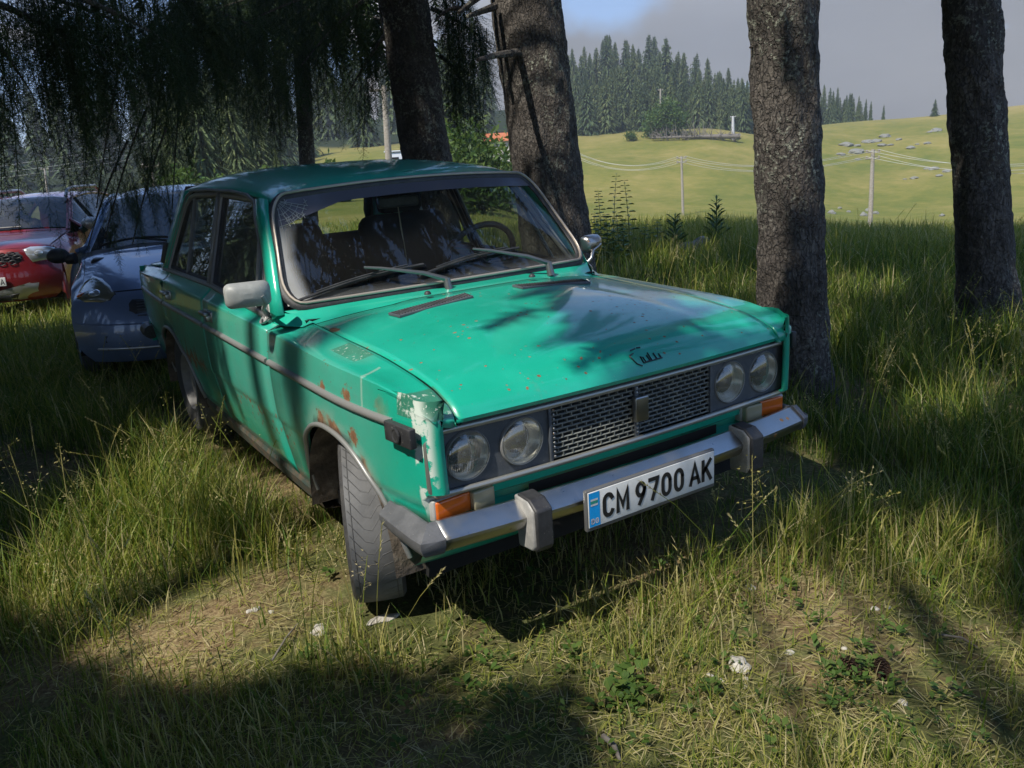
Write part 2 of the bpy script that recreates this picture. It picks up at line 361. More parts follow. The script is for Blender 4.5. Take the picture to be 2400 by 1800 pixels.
def mk_lens(t, b):
    co = t.coord('UV'); u, v, _ = t.xyz(co)
    fl = (u*30.0).pp(.5)*2.0; flb = t.noise(t.scale(co, (1, 1, 1)), 3, 1).gt(.5)
    out = t.nt.nodes['Material Output']
    sel = ((u-.66).abs().ss(.2, .12)*v.gt(.45)).max((v-.3).abs().ss(.16, .1)*.6); nm = t.bump(fl*sel, 1.0, .008)
    g = t.new('ShaderNodeBsdfGlossy'); g.inputs['Roughness'].default_value = .05; g.inputs['Color'].default_value = (.85, .85, .82, 1); t.link(nm, g.inputs['Normal'])
    tr = t.new('ShaderNodeBsdfTransparent'); tr.inputs['Color'].default_value = (.80, .80, .74, 1)
    df = t.new('ShaderNodeBsdfDiffuse'); df.inputs['Color'].default_value = (.5, .5, .45, 1)
    fr = t.new('ShaderNodeLayerWeight'); fr.inputs[0].default_value = .35; t.link(nm, fr.inputs[1])
    m1 = t.new('ShaderNodeMixShader'); fc = S(t.nt, fr.outputs['Facing']); t.link((fc*fc*.8+.22).min(1.), m1.inputs[0]); t.link(tr.outputs[0], m1.inputs[1]); t.link(g.outputs[0], m1.inputs[2])
    m2 = t.new('ShaderNodeMixShader'); m2.inputs[0].default_value = .16; t.link(m1.outputs[0], m2.inputs[1]); t.link(df.outputs[0], m2.inputs[2]); t.link(m2.outputs[0], out.inputs[0])
LENS = mat('lamp_lens', fn=mk_lens)
REFL = mat('lamp_reflector', (.85, .84, .80), .28, .8)
AMBER = mat('amber_lens', (.62, .13, .015), .22, coat=.6)
CLEAR = mat('clear_lens', (.34, .31, .20), .25, coat=.6)
LGREY = mat('lamp_housing', (.38, .38, .36), .4)
WHITE = mat('plate_white', fn=mk_rub((.66, .67, .66), (.55, .56, .54), .35, .05))
BLUE = mat('plate_blue', (.006, .34, .78), .35)
BLACK = mat('plate_black', (.012, .012, .014), .45)
GRN = mat('plate_green', (.03, .30, .22), .4); ORG = mat('plate_red', (.25, .22, .20), .4)
STRIP = mat('sun_strip_film', (.085, .085, .11), .3, coat=.5)
SILV = mat('mirror_shell', fn=mk_rub((.27, .28, .27), (.38, .39, .37), .38, .08))

# ------------------------------------------------------------------ stroke lettering (condensed, round)
def arc(cx, cy, rx, ry, a, b, n=9):
    return [(cx+rx*math.cos(R(lerp(a, b, i/n))), cy+ry*math.sin(R(lerp(a, b, i/n)))) for i in range(n+1)]
GL = {'C': [arc(.5, .7, .4, .3, 20, 180)+arc(.5, .3, .4, .3, 180, 340)], 'M': [[(.06, 0), (.06, 1), (.5, .25), (.94, 1), (.94, 0)]],
      '9': [arc(.5, .7, .38, .3, 0, 360, 16), arc(.5, .7, .38, .3, 0, -8, 2)+[(.80, .45), (.35, 0)]], '7': [[(.06, 1), (.92, 1), (.85, .8), (.35, 0)]],
      '0': [arc(.5, .68, .38, .32, 0, 180)+arc(.5, .32, .38, .32, 180, 360)+[(.88, .68)]], 'A': [[(.02, 0), (.5, 1), (.98, 0)], [(.2, .3), (.8, .3)]],
      'K': [[(.08, 0), (.08, 1)], [(.92, 1), (.1, .42)], [(.38, .62), (.95, 0)]], 'B': [[(.1, 0), (.1, 1), (.55, 1)]+arc(.55, .76, .33, .24, 90, -90)+[(.1, .52)], arc(.55, .26, .37, .26, 90, -90)+[(.1, 0)]],
      'G': [arc(.5, .7, .4, .3, 20, 180)+arc(.5, .3, .4, .3, 180, 360)+[(.9, .48), (.55, .48)]]}
def lettering(txt, w, h, th, gap, widths=None):                     # returns flat strip geometry in (u,v), thickness th
    V, F = [], []; x0 = 0
    for ch in txt:
        if ch == ' ': x0 += w*.42; continue
        ww = w*(1.12 if ch in 'M' else 1.0)
        for pl in GL[ch]:
            P = [np.array((x0+p[0]*ww, p[1]*(h-th)+th/2)) for p in pl]; k = len(P); b = len(V)
            for i in range(k):
                a_ = P[i]-P[i-1] if i else P[1]-P[0]; c_ = P[i+1]-P[i] if i < k-1 else a_
                if not i: a_ = c_
                a_ = a_/(np.linalg.norm(a_)+1e-9); c_ = c_/(np.linalg.norm(c_)+1e-9); tn = a_+c_; tn /= (np.linalg.norm(tn)+1e-9)
                nn = np.array((-tn[1], tn[0])); s_ = th/2/max(.45, abs(nn @ np.array((-a_[1], a_[0])))); e = tn*(0 if 0 < i < k-1 else (-th*.35 if i == 0 else th*.35))
                V += [P[i]+e+nn*s_, P[i]+e-nn*s_]
            F += [(b+2*i, b+2*i+1, b+2*i+3, b+2*i+2) for i in range(k-1)]
        x0 += ww+gap
    return np.array(V), F, x0-gap

# ------------------------------------------------------------------ green saloon
car = thing('parked_saloon', 'old teal green saloon with rust spots and four round headlights, nearest car', 'car')
AR, AX, AZ = .362, .02, .285                                         # front wheel arch
RX = -2.424
def zc(x): return sm(x, [(-3.36, .835), (-2.9, .862), (-2.4, .876), (-1.5, .879), (-.54, .873), (-.05, .863), (.29, .857), (.45, .846), (.54, .828), (.60, .80)])
def pw(x): return .795-(.045*max(0, x/.52)**2 if x > 0 else 0)-(.045*(max(0, -2.3-x)/1.0)**2 if x < -2.3 else 0)
def yo(z):                                                          # section: inward offset from pw by height
    return sm(z, [(.25, .060), (.33, .034), (.50, .004), (.518, .001), (.53, -.006), (.62, -.012), (.75, -.013), (.84, -.006), (.88, .0)])
def low(x):
    d = x-AX
    if abs(d) < AR: return AZ+(.352)*math.sqrt(max(0, 1-(abs(d)/AR)**2.3))
    d = x-(RX+.03)
    if abs(d) < .375: return AZ-.01+.345*math.sqrt(max(0, 1-(abs(d)/.375)**2.2))
    if x > .38: return .44
    if x < -2.80: return .36
    return .268
def sill_rows(x, top=True):
    c = zc(x); zs = [.268, .33, .42, .505, .517, .530, .547, .567, .60, .66, .705, .75, .80, .84]
    l = low(x); return [max(z, l) for z in zs if True][:]+[c-.010, c]
def skin(x, z, s):                                                   # side skin point, s=-1 camera side
    return (x, s*(pw(x)-yo(z)), z)
def cols(a, b, n=8, centre=None, rad=None):
    xs = set(np.linspace(a, b, n).round(5))
    if centre is not None:
        for k in range(25):
            q = centre-rad*math.cos(math.pi*k/24)
            if a <= q <= b: xs.add(round(q, 5))
        for e in (-1, 1):
            q = centre+e*(rad+.001)
            if a <= q <= b: xs.add(round(q, 5))
    return sorted(xs)
def hood_edge_z(x): return sm(x, [(-.46, .900), (-.12, .888), (.16, .878), (.34, .862), (.47, .845), (.545, .822), (.59, .799), (.612, .774)])
HY = .652
def shoulder(x, belt): return [(t_, None) for t_ in (0.06, .35, .7, 1)]
def belt(x): return sm(x, [(-2.9, .915), (-2.4, .928), (-1.5, .935), (-.9, .918), (-.6, .900), (-.4, .893)])
G = .0045
side_parts = {}
# front wing
m = MB(); rows = []
for x in cols(-.556+G, .50, 10, AX, AR)+[.53, .555]:
    col = [skin(x, z, -1) for z in sill_rows(x)]
    ht = hood_edge_z(x) if x > -.46 else .90; y0 = -(pw(x)-yo(zc(x))); y1 = -HY-.006 if x > -.46 else -.655
    for t_ in (.05, .3, .6, .9, 1.0):
        zz = lerp(zc(x)+.003, ht-.002, t_)-.004*math.sin(math.pi*t_); col.append((x, lerp(y0, y1, t_), zz))
    rows.append(col)
# rounded nose of the wing
base = rows[-1]
for k, (dx, dy) in enumerate(((.025, .008), (.045, .022), (.056, .040), (.058, .060))):
    col = []
    nrow = len(sill_rows(.555))
    for j, p in enumerate(base):
        fall = 0 if j < nrow-2 else .030*((k+1)/4)**1.5
        cut = min(1, max(0, (p[2]-.548)/.018)); dxx = dx*lerp(.12, 1, cut)
        dyy = dy*(1 if j < nrow else max(0, 1-(j-nrow+1)/5))
        zz = p[2]-fall-(.030*((k+1)/4)**2 if j >= nrow else 0)
        col.append((p[0]+dxx, p[1]+dyy, zz))
    rows.append(col)
m.grid(rows)
for s_, mm in ((-1, m), (1, mirror(m))): mm.build('front_wing', PAINT, car, weld=True, sharp=28, solid=.012)
# doors and rear quarter
def panel(name, xa, xb, sh=0.0, n=10, centre=None, curve=None):
    m = MB(); rows = []
    for x in cols(xa, xb, n, centre, .375):
        col = [skin(x, z, -1) for z in sill_rows(x)]
        y0 = -(pw(x)-yo(zc(x))); bz = belt(x)
        for t_ in (.06, .25, .5, .8, 1.0):
            col.append((x, lerp(y0, -.738+(0.02 if x < -2.6 else 0)*(-2.6-x), t_), lerp(zc(x)+.003, bz, t_)-.006*math.sin(math.pi*t_)))
        if curve:
            col = [(curve(p[0], p[2]), p[1], p[2]) for p in col]
        rows.append(col)
    m.grid(rows); return m
def rdcurve(x, z):                                                   # rear door: trailing edge swept forward over the wheel
    if x > -2.0 or z > .62: return x
    k = min(1, (-2.0-x)/.42)
    d = AR+.05; lim = RX+math.sqrt(max(0, (d)**2-(max(z, .30)-AZ)**2)) if z-AZ < d else -2.42
    return lerp(x, max(lim, -2.42), k)
parts = {}
for s_ in (-1, 1):
    for nm, a, b, kw in (('front_door', -1.525+G, -.560-G, {}), ('rear_door', -2.42, -1.525-G, dict(n=22))):
        m = panel(nm, a, b, **kw)
        if nm == 'rear_door':
            m = MB(); rows = []
            for x in np.linspace(-1.525-G, -2.42, 26):
                k = (x+1.525)/(-.895); col = []
                for z in [.268, .33, .42, .505, .517, .530, .547, .567, .60, .66, .705, .75, .80, .84, zc(x)-.01, zc(x)]:
                    d = AR+.035; end = -2.42
                    if z-AZ < d: end = max(-2.42, RX+.03+math.sqrt(max(0, d*d-max(0, z-AZ)**2)))
                    xx = lerp(-1.525-G, end, k); col.append(skin(xx, z, -1))
                y0 = col[-1][1]
                for t_ in (.06, .25, .5, .8, 1.0): col.append((x, lerp(y0, -.738, t_), lerp(zc(x)+.003, belt(x), t_)-.006*math.sin(math.pi*t_)))
                rows.append(col)
            m.grid(rows)
        if s_ > 0: m = mirror(m)
        parts[(nm, s_)] = m.build(nm, PAINT, car, weld=True, sharp=28, solid=.012)
    m = MB(); rows = []
    for x in cols(-3.36, -2.03, 12, RX+.03, .375):
        col = []
        for z in sill_rows(x):
            d = AR+.043; xx = x
            st = -2.428 if z-AZ >= d else max(-2.428, RX+.03+math.sqrt(max(0, d*d-max(0, z-AZ)**2)))
            xx = min(x, st-G)
            p = skin(xx, max(z, low(x) if xx > -2.83 else z), -1); col.append(p)
        y0 = col[-1][1]; xx = min(x, -2.432)
        for t_ in (.06, .25, .5, .8, 1.0): col.append((xx, lerp(y0, -.735+.03*max(0, -2.6-xx), t_), lerp(zc(xx)+.003, belt(xx) if xx > -2.75 else zc(xx)+.045, t_)-.005*math.sin(math.pi*t_)))
        rows.append(col)
    m.grid(rows); m = m if s_ < 0 else mirror(m)
    m.build('rear_wing', PAINT, car, weld=True, sharp=28, solid=.012)
    for gx_ in (-.556, -1.525, -2.425):                               # dark shut lines a few millimetres below the skin
        m = MB(); zz_ = [z for z in (.30, .42, .505, .517, .530, .547, .60, .66, .705, .75, .80, .84, zc(gx_)) if gx_ > -2 or z > .62]
        L_ = [skin(gx_, z, s_) for z in zz_]+[(gx_, s_*.738, belt(gx_)-.004)]
        m.grid([[(p[0]+e, p[1]-s_*.0035, p[2]) for p in L_] for e in (-.007, .007)]); m.build('shut_line', DARK, car)
    # sill
    m = MB(); m.grid([[(x, s_*.74, .30), (x, s_*.752, .262), (x, s_*.735, .205), (x, s_*.66, .195), (x, s_*.60, .25)] for x in np.linspace(-2.02, -.345, 8)])
    m.build('sill', mat('sill_rusty', fn=mk_rub((.035, .055, .045), (.14, .085, .05), .6)), car, sharp=30)
    # dark inner side behind the panel gaps
    m = MB(); m.add([(-3.2, s_*.70, .30), (-2.84, s_*.72, .30), (-2.84, s_*.72, .66), (-1.99, s_*.72, .66), (-1.99, s_*.745, .28), (-.36, s_*.745, .28), (-.36, s_*.73, .66), (.42, s_*.70, .66), (.42, s_*.70, .84), (-3.2, s_*.70, .84)], [tuple(range(10))])
    m.build('inner_side', DARK, car, smooth=False)
    # wheel arch liners and lips
    for cx, yy in ((AX, .775), (RX+.03, .778)):
        rr_ = AR if cx > -1 else .375; h_ = .352 if cx > -1 else .345; z0 = AZ if cx > -1 else AZ-.01
        m = MB(); rows = []
        for yy2 in (yy+.008, .70, .45, .42):
            rows.append([(cx+(rr_-.002)*math.cos(a)*1.0, s_*yy2, z0-.05+(h_+.05)*max(0, math.sin(a))**.9) for a in np.linspace(0, math.pi, 25)])
        m.grid(rows); m.add([(cx-.37, s_*.42, .2), (cx+.37, s_*.42, .2), (cx+.37, s_*.42, .7), (cx-.37, s_*.42, .7)], [(0, 1, 2, 3)])
        def mk_mud(t, b):
            co = t.coord(); n = t.noise(co, 12, 5, .7); t.link(t.ramp(n, [(.3, (.03, .026, .021)), (.55, (.12, .095, .07)), (.75, (.26, .22, .17))]), b.inputs['Base Color']); b.inputs['Roughness'].default_value = .95
            t.link(t.bump(n, .6, .02), b.inputs['Normal'])
        m.build('wheel_arch_liner', mat('underseal_mud', fn=mk_mud), car, sharp=60)
        m = MB(); pts = []
        for a in np.linspace(0.02, math.pi-.02, 33):
            x = cx+rr_*math.cos(a); z = low(x-.0001*math.copysign(1, x-cx)) if abs(x-cx) < rr_ else z0
            z = z0+h_*math.sqrt(max(0, 1-(abs(x-cx)/rr_)**(2.3 if cx > -1 else 2.2)))
            pts.append((x, s_*(pw(x)-yo(z)+.004), z))
        m.tube(pts, .009, 8); m.build('arch_lip', TRIM, car, sharp=60)
    # side moulding (three lengths), with rounded section
    for a, b in ((.455, -.545), (-.572, -1.512), (-1.545, -2.405), (-2.44, -3.20)):
        m = MB(); m.tube([(x, s_*(pw(x)+.0125), .757) for x in np.linspace(a, b, 10)], .0135, 8, flat=1.0); m.build('side_moulding', TRIM, car, sharp=60)
    # door handles
    for hx, par in ((-1.415, 'front_door'), (-2.27, 'rear_door')):
        m = MB(); m.box((hx, s_*.803, .818), (.125, .012, .050), bev=.005); m.box((hx, s_*.825, .832), (.108, .026, .020), bev=.008); m.box((hx+.045, s_*.815, .815), (.02, .03, .03), bev=.006)
        m.build('door_handle', CHROME, parts[(par, s_)], sharp=50)
    # side marker lamp
    m = MB(); m.box((.520, s_*.783, .741), (.135, .022, .058), Matrix.Rotation(s_*-R(6), 3, 'Z'), bev=.004)
    mk = m.build('side_marker', RUB, car, bevel=.003)
    m = MB(); m.lathe([(0, .002), (.019, .002), (.019, -.004), (.012, -.006), (0, -.001)], 20, Matrix.Translation((.522, s_*.797, .741)) @ Matrix.Rotation(math.pi if s_ < 0 else 0, 4, 'X')); m.tube([(.522+.019*math.cos(a), s_*.797, .741+.019*math.sin(a)) for a in np.linspace(0, 6.28, 20, endpoint=False)], .004, 6, closed=True)
    m.build('bulb_socket', RUB, mk)
    # greenhouse ------------------------------------------------------
    def gy(z, x=0): return s_*(.738-(z-.93)*.325)
    def W(x, z, o=0): return (x, gy(z)+s_*o, z)
    fd = [(-.665, .905), (-1.00, 1.300), (-1.04, 1.322), (-1.10, 1.332), (-1.60, 1.342), (-1.525, .935)]
    rd = [(-1.575, .937), (-1.66, 1.342), (-2.08, 1.335), (-2.20, 1.318), (-2.26, 1.28), (-2.42, .930)]
    for nm, poly, div in (('front_door', fd, ((-.84, .915), (-.995, 1.29))), ('rear_door', rd, ((-2.03, .935), (-2.14, 1.325)))):
        par = parts[(nm, s_)]
        m = MB(); m.tube([W(x, z, .004) for x, z in poly], .016, 8, closed=True); m.build('window_frame', TRIM, par, sharp=60)
        m = MB(); m.tube([W(x+.0, z, -.004) for x, z in [(lerp(p[0], sum(q[0] for q in poly)/6, .045), lerp(p[1], sum(q[1] for q in poly)/6, .06)) for p in poly]], .012, 6, closed=True); m.build('window_seal', RUB, par, sharp=60)
        m = MB(); m.tube([W(*div[0]), W(*div[1])], .010, 6); m.build('window_divider', TRIM, par)
        m = MB(); m.prism([W(x, z, -.004) for x, z in poly], (0, 0, 0), (0, -s_*.004, 0)); m.build('window_glass', SIDEG, par, smooth=False)
    m = MB(); m.tube([W(x, z, .012) for x, z in [(-.62, .897), (-.66, .912), (-1.53, .938), (-2.44, .931), (-2.55, .927)]], .009, 6); m.build('belt_moulding', TRIM, car, sharp=60)
    m = MB(); m.grid([[W(-1.525, .93, -.006), W(-1.60, 1.345, -.006)], [W(-1.575, .93, -.006), W(-1.66, 1.345, -.006)]]); m.build('centre_pillar', RUB, car)
    # windscreen pillar: from windscreen edge to door frame
    wsE = [(-.545, .724, .925), (-.60, .710, 1.02), (-.69, .682, 1.14), (-.79, .655, 1.25), (-.865, .625, 1.333)]
    drE = [(-.625, .748, .893), (-.70, .722, 1.00), (-.82, .688, 1.14), (-.925, .660, 1.26), (-.985, .634, 1.335)]
    m = MB(); m.grid([[(a[0], s_*a[1], a[2]), (lerp(a[0], b_[0], .35)+.008, s_*(lerp(a[1], b_[1], .35)+.014), lerp(a[2], b_[2], .35)+.006), (lerp(a[0], b_[0], .75)+.004, s_*(lerp(a[1], b_[1], .75)+.010), lerp(a[2], b_[2], .75)+.003), (b_[0], s_*b_[1], b_[2])] for a, b_ in zip(wsE, drE)])
    m.build('windscreen_pillar', PAINT, car, sharp=50, solid=.01)
    # rear pillar
    top = [(-2.22, 1.345), (-2.36, 1.355), (-2.50, 1.352), (-2.60, 1.335)]; bot = [(-2.445, .925), (-2.60, .925), (-2.78, .922), (-2.90, .915)]
    yt = [.606, .605, .590, .56]; yb = [.742, .742, .72, .66]
    m = MB(); m.grid([[(lerp(top[i][0], bot[i][0], k)+.0, s_*(lerp(yt[i], yb[i], k)+.006), lerp(top[i][1], bot[i][1], k)) for i in range(4)] for k in np.linspace(0, 1, 7)])
    m.build('rear_pillar', PAINT, car, sharp=60, solid=.01)
    m = MB(); m.box((-2.62, s_*.716, 1.01), (.10, .014, .12), Matrix.Rotation(R(18), 3, 'X') if s_ > 0 else Matrix.Rotation(R(-18), 3, 'X'), bev=.004); m.build('pillar_vent', RUB, car)
    # rain gutter
    m = MB(); m.tube([(-.63, s_*.752, .895), (-.72, s_*.724, 1.00), (-.85, s_*.686, 1.14), (-.945, s_*.664, 1.26), (-1.0, s_*.642, 1.325), (-1.12, s_*.634, 1.350), (-1.4, s_*.622, 1.362), (-1.8, s_*.622, 1.364), (-2.15, s_*.618, 1.355), (-2.28, s_*.622, 1.325), (-2.36, s_*.65, 1.22), (-2.45, s_*.70, 1.06), (-2.50, s_*.735, .95)], .0085, 6)
    m.build('rain_gutter', TRIM, car, sharp=60)
# roof
m = MB(); rows = []
def roof_c(x): return sm(x, [(-.845, 1.376), (-.92, 1.402), (-1.15, 1.430), (-1.5, 1.450), (-1.9, 1.450), (-2.3, 1.428), (-2.52, 1.397), (-2.62, 1.352)])
def roof_e(x): return sm(x, [(-.845, 1.330), (-1.0, 1.350), (-1.5, 1.366), (-2.0, 1.366), (-2.4, 1.352), (-2.62, 1.325)])
def roof_w(x): return sm(x, [(-.845, .625), (-1.1, .628), (-1.6, .620), (-2.1, .617), (-2.4, .60), (-2.62, .565)])
for x in (-.845, -.86, -.90, -.98, -1.08, -1.2, -1.35, -1.5, -1.7, -1.9, -2.1, -2.3, -2.42, -2.52, -2.58, -2.62):
    r_ = []
    for v in np.linspace(-1, 1, 25):
        v = math.sin(v*math.pi/2)*.5+v*.5; hc, he = roof_c(x), roof_e(x)
        bx = x+(.025-.055*v*v)*max(0, min(1, (x+1.2)/.34))
        r_.append((bx, v*roof_w(x), he+(hc-he)*(1-abs(v)**4.0)))
    rows.append(r_)
m.grid(rows); m.build('roof', PAINT, car, sharp=50, solid=.015)
m = MB(); m.grid([[(x, v*roof_w(x)*.97, roof_e(x)-.03+.03*(1-v*v)) for v in np.linspace(-1, 1, 7)] for x in (-1.0, -1.6, -2.2, -2.55)]); m.build('headlining', HEAD, car)
# bonnet
m = MB(); rows = []
def hz(x, y):
    v = min(1., abs(y)/HY); e = hood_edge_z(x)
    crown = sm(x, [(-.46, .046), (-.1, .042), (.2, .034), (.42, .020), (.55, .007), (.612, 0.)])
    z = e+crown*(1-v**2.6)
    hw = lerp(.32, .44, (x+.4)/1.0)                                  # raised centre panel
    z += .006*(1-1/(1+math.exp(-(abs(y)-hw)/.012)))*(1 if x < .45 else max(0, (.58-x)/.13))
    return z
for x in list(np.linspace(-.335, .40, 16))+[.44, .48, .51, .535, .555, .575, .59, .602, .612]:
    r_ = []
    for v in np.linspace(-1, 1, 49):
        y = v*HY; fx = x+.018*(1-v*v)*(1 if x > .3 else max(0, (x+.33)/.63))-.085*(v*v)*max(0, (-x+.0)/.335)*1.0 if True else x
        r_.append((fx, y, hz(x, y)))
    rows.append(r_)
lastr = rows[-1]; rows.append([(p[0]-.004, p[1], p[2]-.012) for p in lastr]); rows.append([(p[0]-.03, p[1], p[2]-.016) for p in lastr])
m.grid(rows); bonnet = m.build('bonnet', PAINT, car, weld=True, sharp=35, solid=.006)
# cowl panel between bonnet and windscreen
m = MB(); rows = []
for k in np.linspace(0, 1, 6):
    r_ = []
    for v in np.linspace(-1, 1, 33):
        y = v*.70; fx = -.343-.085*(v*v); bx = -.435-.12*(v*v); y_ = v*lerp(HY, .722, k)
        r_.append((lerp(fx, bx, k), y_, lerp(hz(-.335, min(abs(y_), HY)*1.0), .952-.014*v*v, k)))
    rows.append(r_)
m.grid(rows[::-1]); m.build('cowl', PAINT, car, sharp=50)
m = MB(); m.add([(-.40, -.66, .86), (.50, -.66, .80), (.50, .66, .80), (-.40, .66, .86)], [(0, 1, 2, 3)]); m.build('engine_bay', DARK, car)
for s_ in (-1, 1):                                                   # dark gap under the bonnet edge
    m = MB(); m.grid([[(x, s_*(HY-.02), hood_edge_z(x)-.012), (x, s_*(HY+.012), hood_edge_z(x)-.012)] for x in np.linspace(-.44, .60, 20)]); m.build('bonnet_gap', DARK, car)
for s_ in (-1, 1):                                                   # foot of the pillar between wing and cowl
    m = MB(); m.grid([[(a, s_*b, c) for a, b, c in r_] for r_ in ([(-.43, .655, .9035), (-.43, .70, .892)], [(-.47, .685, .917), (-.47, .722, .891)], [(-.515, .708, .930), (-.515, .742, .890)], [(-.56, .728, .932), (-.56, .752, .890)], [(-.60, .740, .915), (-.60, .755, .891)], [(-.645, .752, .898), (-.645, .757, .890)])])
    m.build('pillar_foot', PAINT, car, sharp=60)
# bonnet vents
for s_ in (-1, 1):
    m = MB(); c0 = [(-.205, .415), (-.125, .405), (-.155, .135), (-.235, .125)]
    P = []
    for (x, y) in ((-.235, .443), (-.160, .433), (-.180, .112), (-.250, .108)): P.append((x, s_*y, hz(x, y)+.010))
    m.prism(P if s_ < 0 else P[::-1], (0, 0, -.01), (0, 0, .0))
    v_ = m.build('bonnet_vent', PLAST, bonnet, smooth=False, bevel=.002)
    m = MB()
    for i in range(26):
        k = (i+.7)/26.4; a = Vector(P[0]).lerp(Vector(P[3]), k); b = Vector(P[1]).lerp(Vector(P[2]), k); m.tube([a.lerp(b, .16)+Vector((0, 0, .0015)), a.lerp(b, .84)+Vector((0, 0, .0015))], .0022, 4)
    m.build('vent_slats', RUB, bonnet)
# washer nozzles
for y in (-.235, .25):
    m = MB(); m.lathe([(.014, 0), (.013, .006), (.008, .012), (0, .014)], 14, Matrix.Translation((-.315, y, .957)) @ Matrix.Rotation(R(90), 4, 'X')); m.build('washer_nozzle', RUB, car)
# windscreen
def wsp(u, v):                                                       # u -1..1 across, v 0 bottom..1 top
    yb, yt_ = .730, .628; y = u*lerp(yb, yt_, v); x = lerp(-.445, -.825, v)-lerp(.105, .055, v)*u*u; z = lerp(.955, 1.378, v)-lerp(.014, .030, v)*u*u
    return Vector((x, y, z))
def rring(u0, u1, v0, v1, r, n=7, ar=2.4):
    P = []
    for (cu, cv_, a0) in ((u1-r, v1-r*ar, 0), (u0+r, v1-r*ar, 90), (u0+r, v0+r*ar, 180), (u1-r, v0+r*ar, 270)):
        for k in range(n): a = R(a0+90*k/(n-1)); P.append((cu+r*math.cos(a), cv_+r*ar*math.sin(a)))
    out = []
    for i, p in enumerate(P):
        q = P[(i+1) % len(P)]; d = math.hypot(q[0]-p[0], q[1]-p[1]); k = max(1, int(d/.12)); out += [(lerp(p[0], q[0], j/k), lerp(p[1], q[1], j/k)) for j in range(k)]
    return out
m = MB(); ring = rring(-.985, .985, .015, .975, .10)
m.tube([wsp(u, v) for u, v in ring], .022, 10, closed=True, flat=.55); seal = m.build('windscreen_seal', RUB, car, sharp=60)
m = MB(); m.tube([wsp(u, v)+Vector((.010, 0, .012)) for u, v in ring], .0062, 6, closed=True); m.build('seal_trim', mat('pale_seal_trim', (.42, .36, .30), .4, .3), seal, sharp=60)
m = MB(); m.grid([[wsp(u, v) for u in np.linspace(-.97, .97, 25)] for v in np.linspace(.03, .96, 12)]); ws = m.build('windscreen', WSG, car)
m = MB(); rows = []
for k in np.linspace(0, 1, 5): rows.append([wsp(u, lerp(.95, .845 if u > -.55 else lerp(.845, .70, min(1, (-.55-u)/.4)), k))+Vector((.003, 0, .004)) for u in np.linspace(-.955, .95, 30)])
m.grid(rows); ss_ = m.build('sun_strip', STRIP, ws)
m = MB()                                                             # torn web-like edge of the film
random.seed(4)
for k in range(7):
    a = R(200+k*22); m.tube([wsp(-.95+.0+.20*q*abs(math.cos(a)), .93-.26*q*abs(math.sin(a)))+Vector((.006, 0, .007)) for q in (0, .5, 1)], .0012, 4)
for q in (.3, .5, .7, .9): m.tube([wsp(-.95+.20*q*abs(math.cos(R(200+k*14))), .93-.26*q*abs(math.sin(R(200+k*14))))+Vector((.006, 0, .007)) for k in range(6)], .0011, 4)
for k in range(8):
    u, v = -.93+.17*random.random(), .72+.2*random.random()
    for a in range(0, 360, 90): m.tube([wsp(u, v)+Vector((.006, 0, .007)), wsp(u+.012*math.cos(R(a+20)), v+.03*math.sin(R(a+20)))+Vector((.006, 0, .007))], .0013, 4)
m.build('film_web', mat('film_scratches', (.30, .32, .32), .5), ws)
# wipers
for (py_, tu, tv, bu0, bv0, bu1, bv1) in ((-.095, -.56, .19, -.93, .045, -.20, .19), (.405, .12, .215, -.25, .10, .48, .215)):
    pv = Vector((-.425, py_, .978)); root = MB()
    root.tube([pv+Vector((.028, 0, -.045)), pv+Vector((.018, 0, -.01)), pv+Vector((.012, 0, .012))], [.017, .015, .014], 10)
    tp = wsp(tu, tv)+Vector((.03, 0, .035))
    root.tube([pv+Vector((.012, 0, .008)), pv.lerp(tp, .3)+Vector((.02, 0, .018)), pv.lerp(tp, .8)+Vector((.008, 0, .008)), tp], [.012, .009, .0065, .005], 6)
    wp = root.build('wiper', mat('wiper_metal', (.18, .19, .19), .35, .7), car, sharp=60)
    m = MB(); n_ = 14; pts = [wsp(lerp(bu0, bu1, i/n_), lerp(bv0, bv1, i/n_)+.03*math.sin(math.pi*i/n_))+Vector((.010, 0, .010)) for i in range(n_+1)]
    m.tube(pts, .0055, 6); m.tube([p+Vector((.010, 0, .012)) for p in pts[2:-2]], .0035, 5); m.build('wiper_blade', RUB, wp)
# rear window, boot, tail
m = MB(); m.grid([[(lerp(-2.60, -2.93, k)-.03*v*v*0+.04*v*v, v*lerp(.56, .69, k), lerp(1.345, .92, k)) for v in np.linspace(-1, 1, 9)] for k in (0, .5, 1)]); m.build('rear_window', SIDEG, car)
m = MB(); m.tube([(lerp(-2.60, -2.93, k)+.04, s2*lerp(.55, .67, k), lerp(1.335, .93, k)) for s2, ks in ((-1, (0, .5, 1)), (1, (1, .5, 0))) for k in ks], .035, 8, closed=True); m.build('rear_window_seal', RUB, car)
m = MB(); m.grid([[(x, v*(.70 if x > -3.3 else .68), lerp(.915, .885, (-2.9-x)/.45)+.03*(1-v**4) if x > -3.35 else .80) for v in np.linspace(-1, 1, 13)] for x in (-2.85, -3.0, -3.2, -3.33, -3.36)]); m.build('boot_lid', PAINT, car, sharp=50, solid=.01)
m = MB(); m.grid([[(-3.365-.01*(1-v*v), v*.745, z) for v in np.linspace(-1, 1, 9)] for z in (.38, .60, .80, .875)]); m.build('tail_panel', PAINT, car)
m = MB(); m.tube([(-3.24, -.765, .46), (-3.38, -.765, .46), (-3.43, -.70, .46), (-3.46, 0, .46), (-3.43, .70, .46), (-3.38, .765, .46), (-3.24, .765, .46)], .045, 10); m.build('rear_bumper', RUB, car, sharp=60)
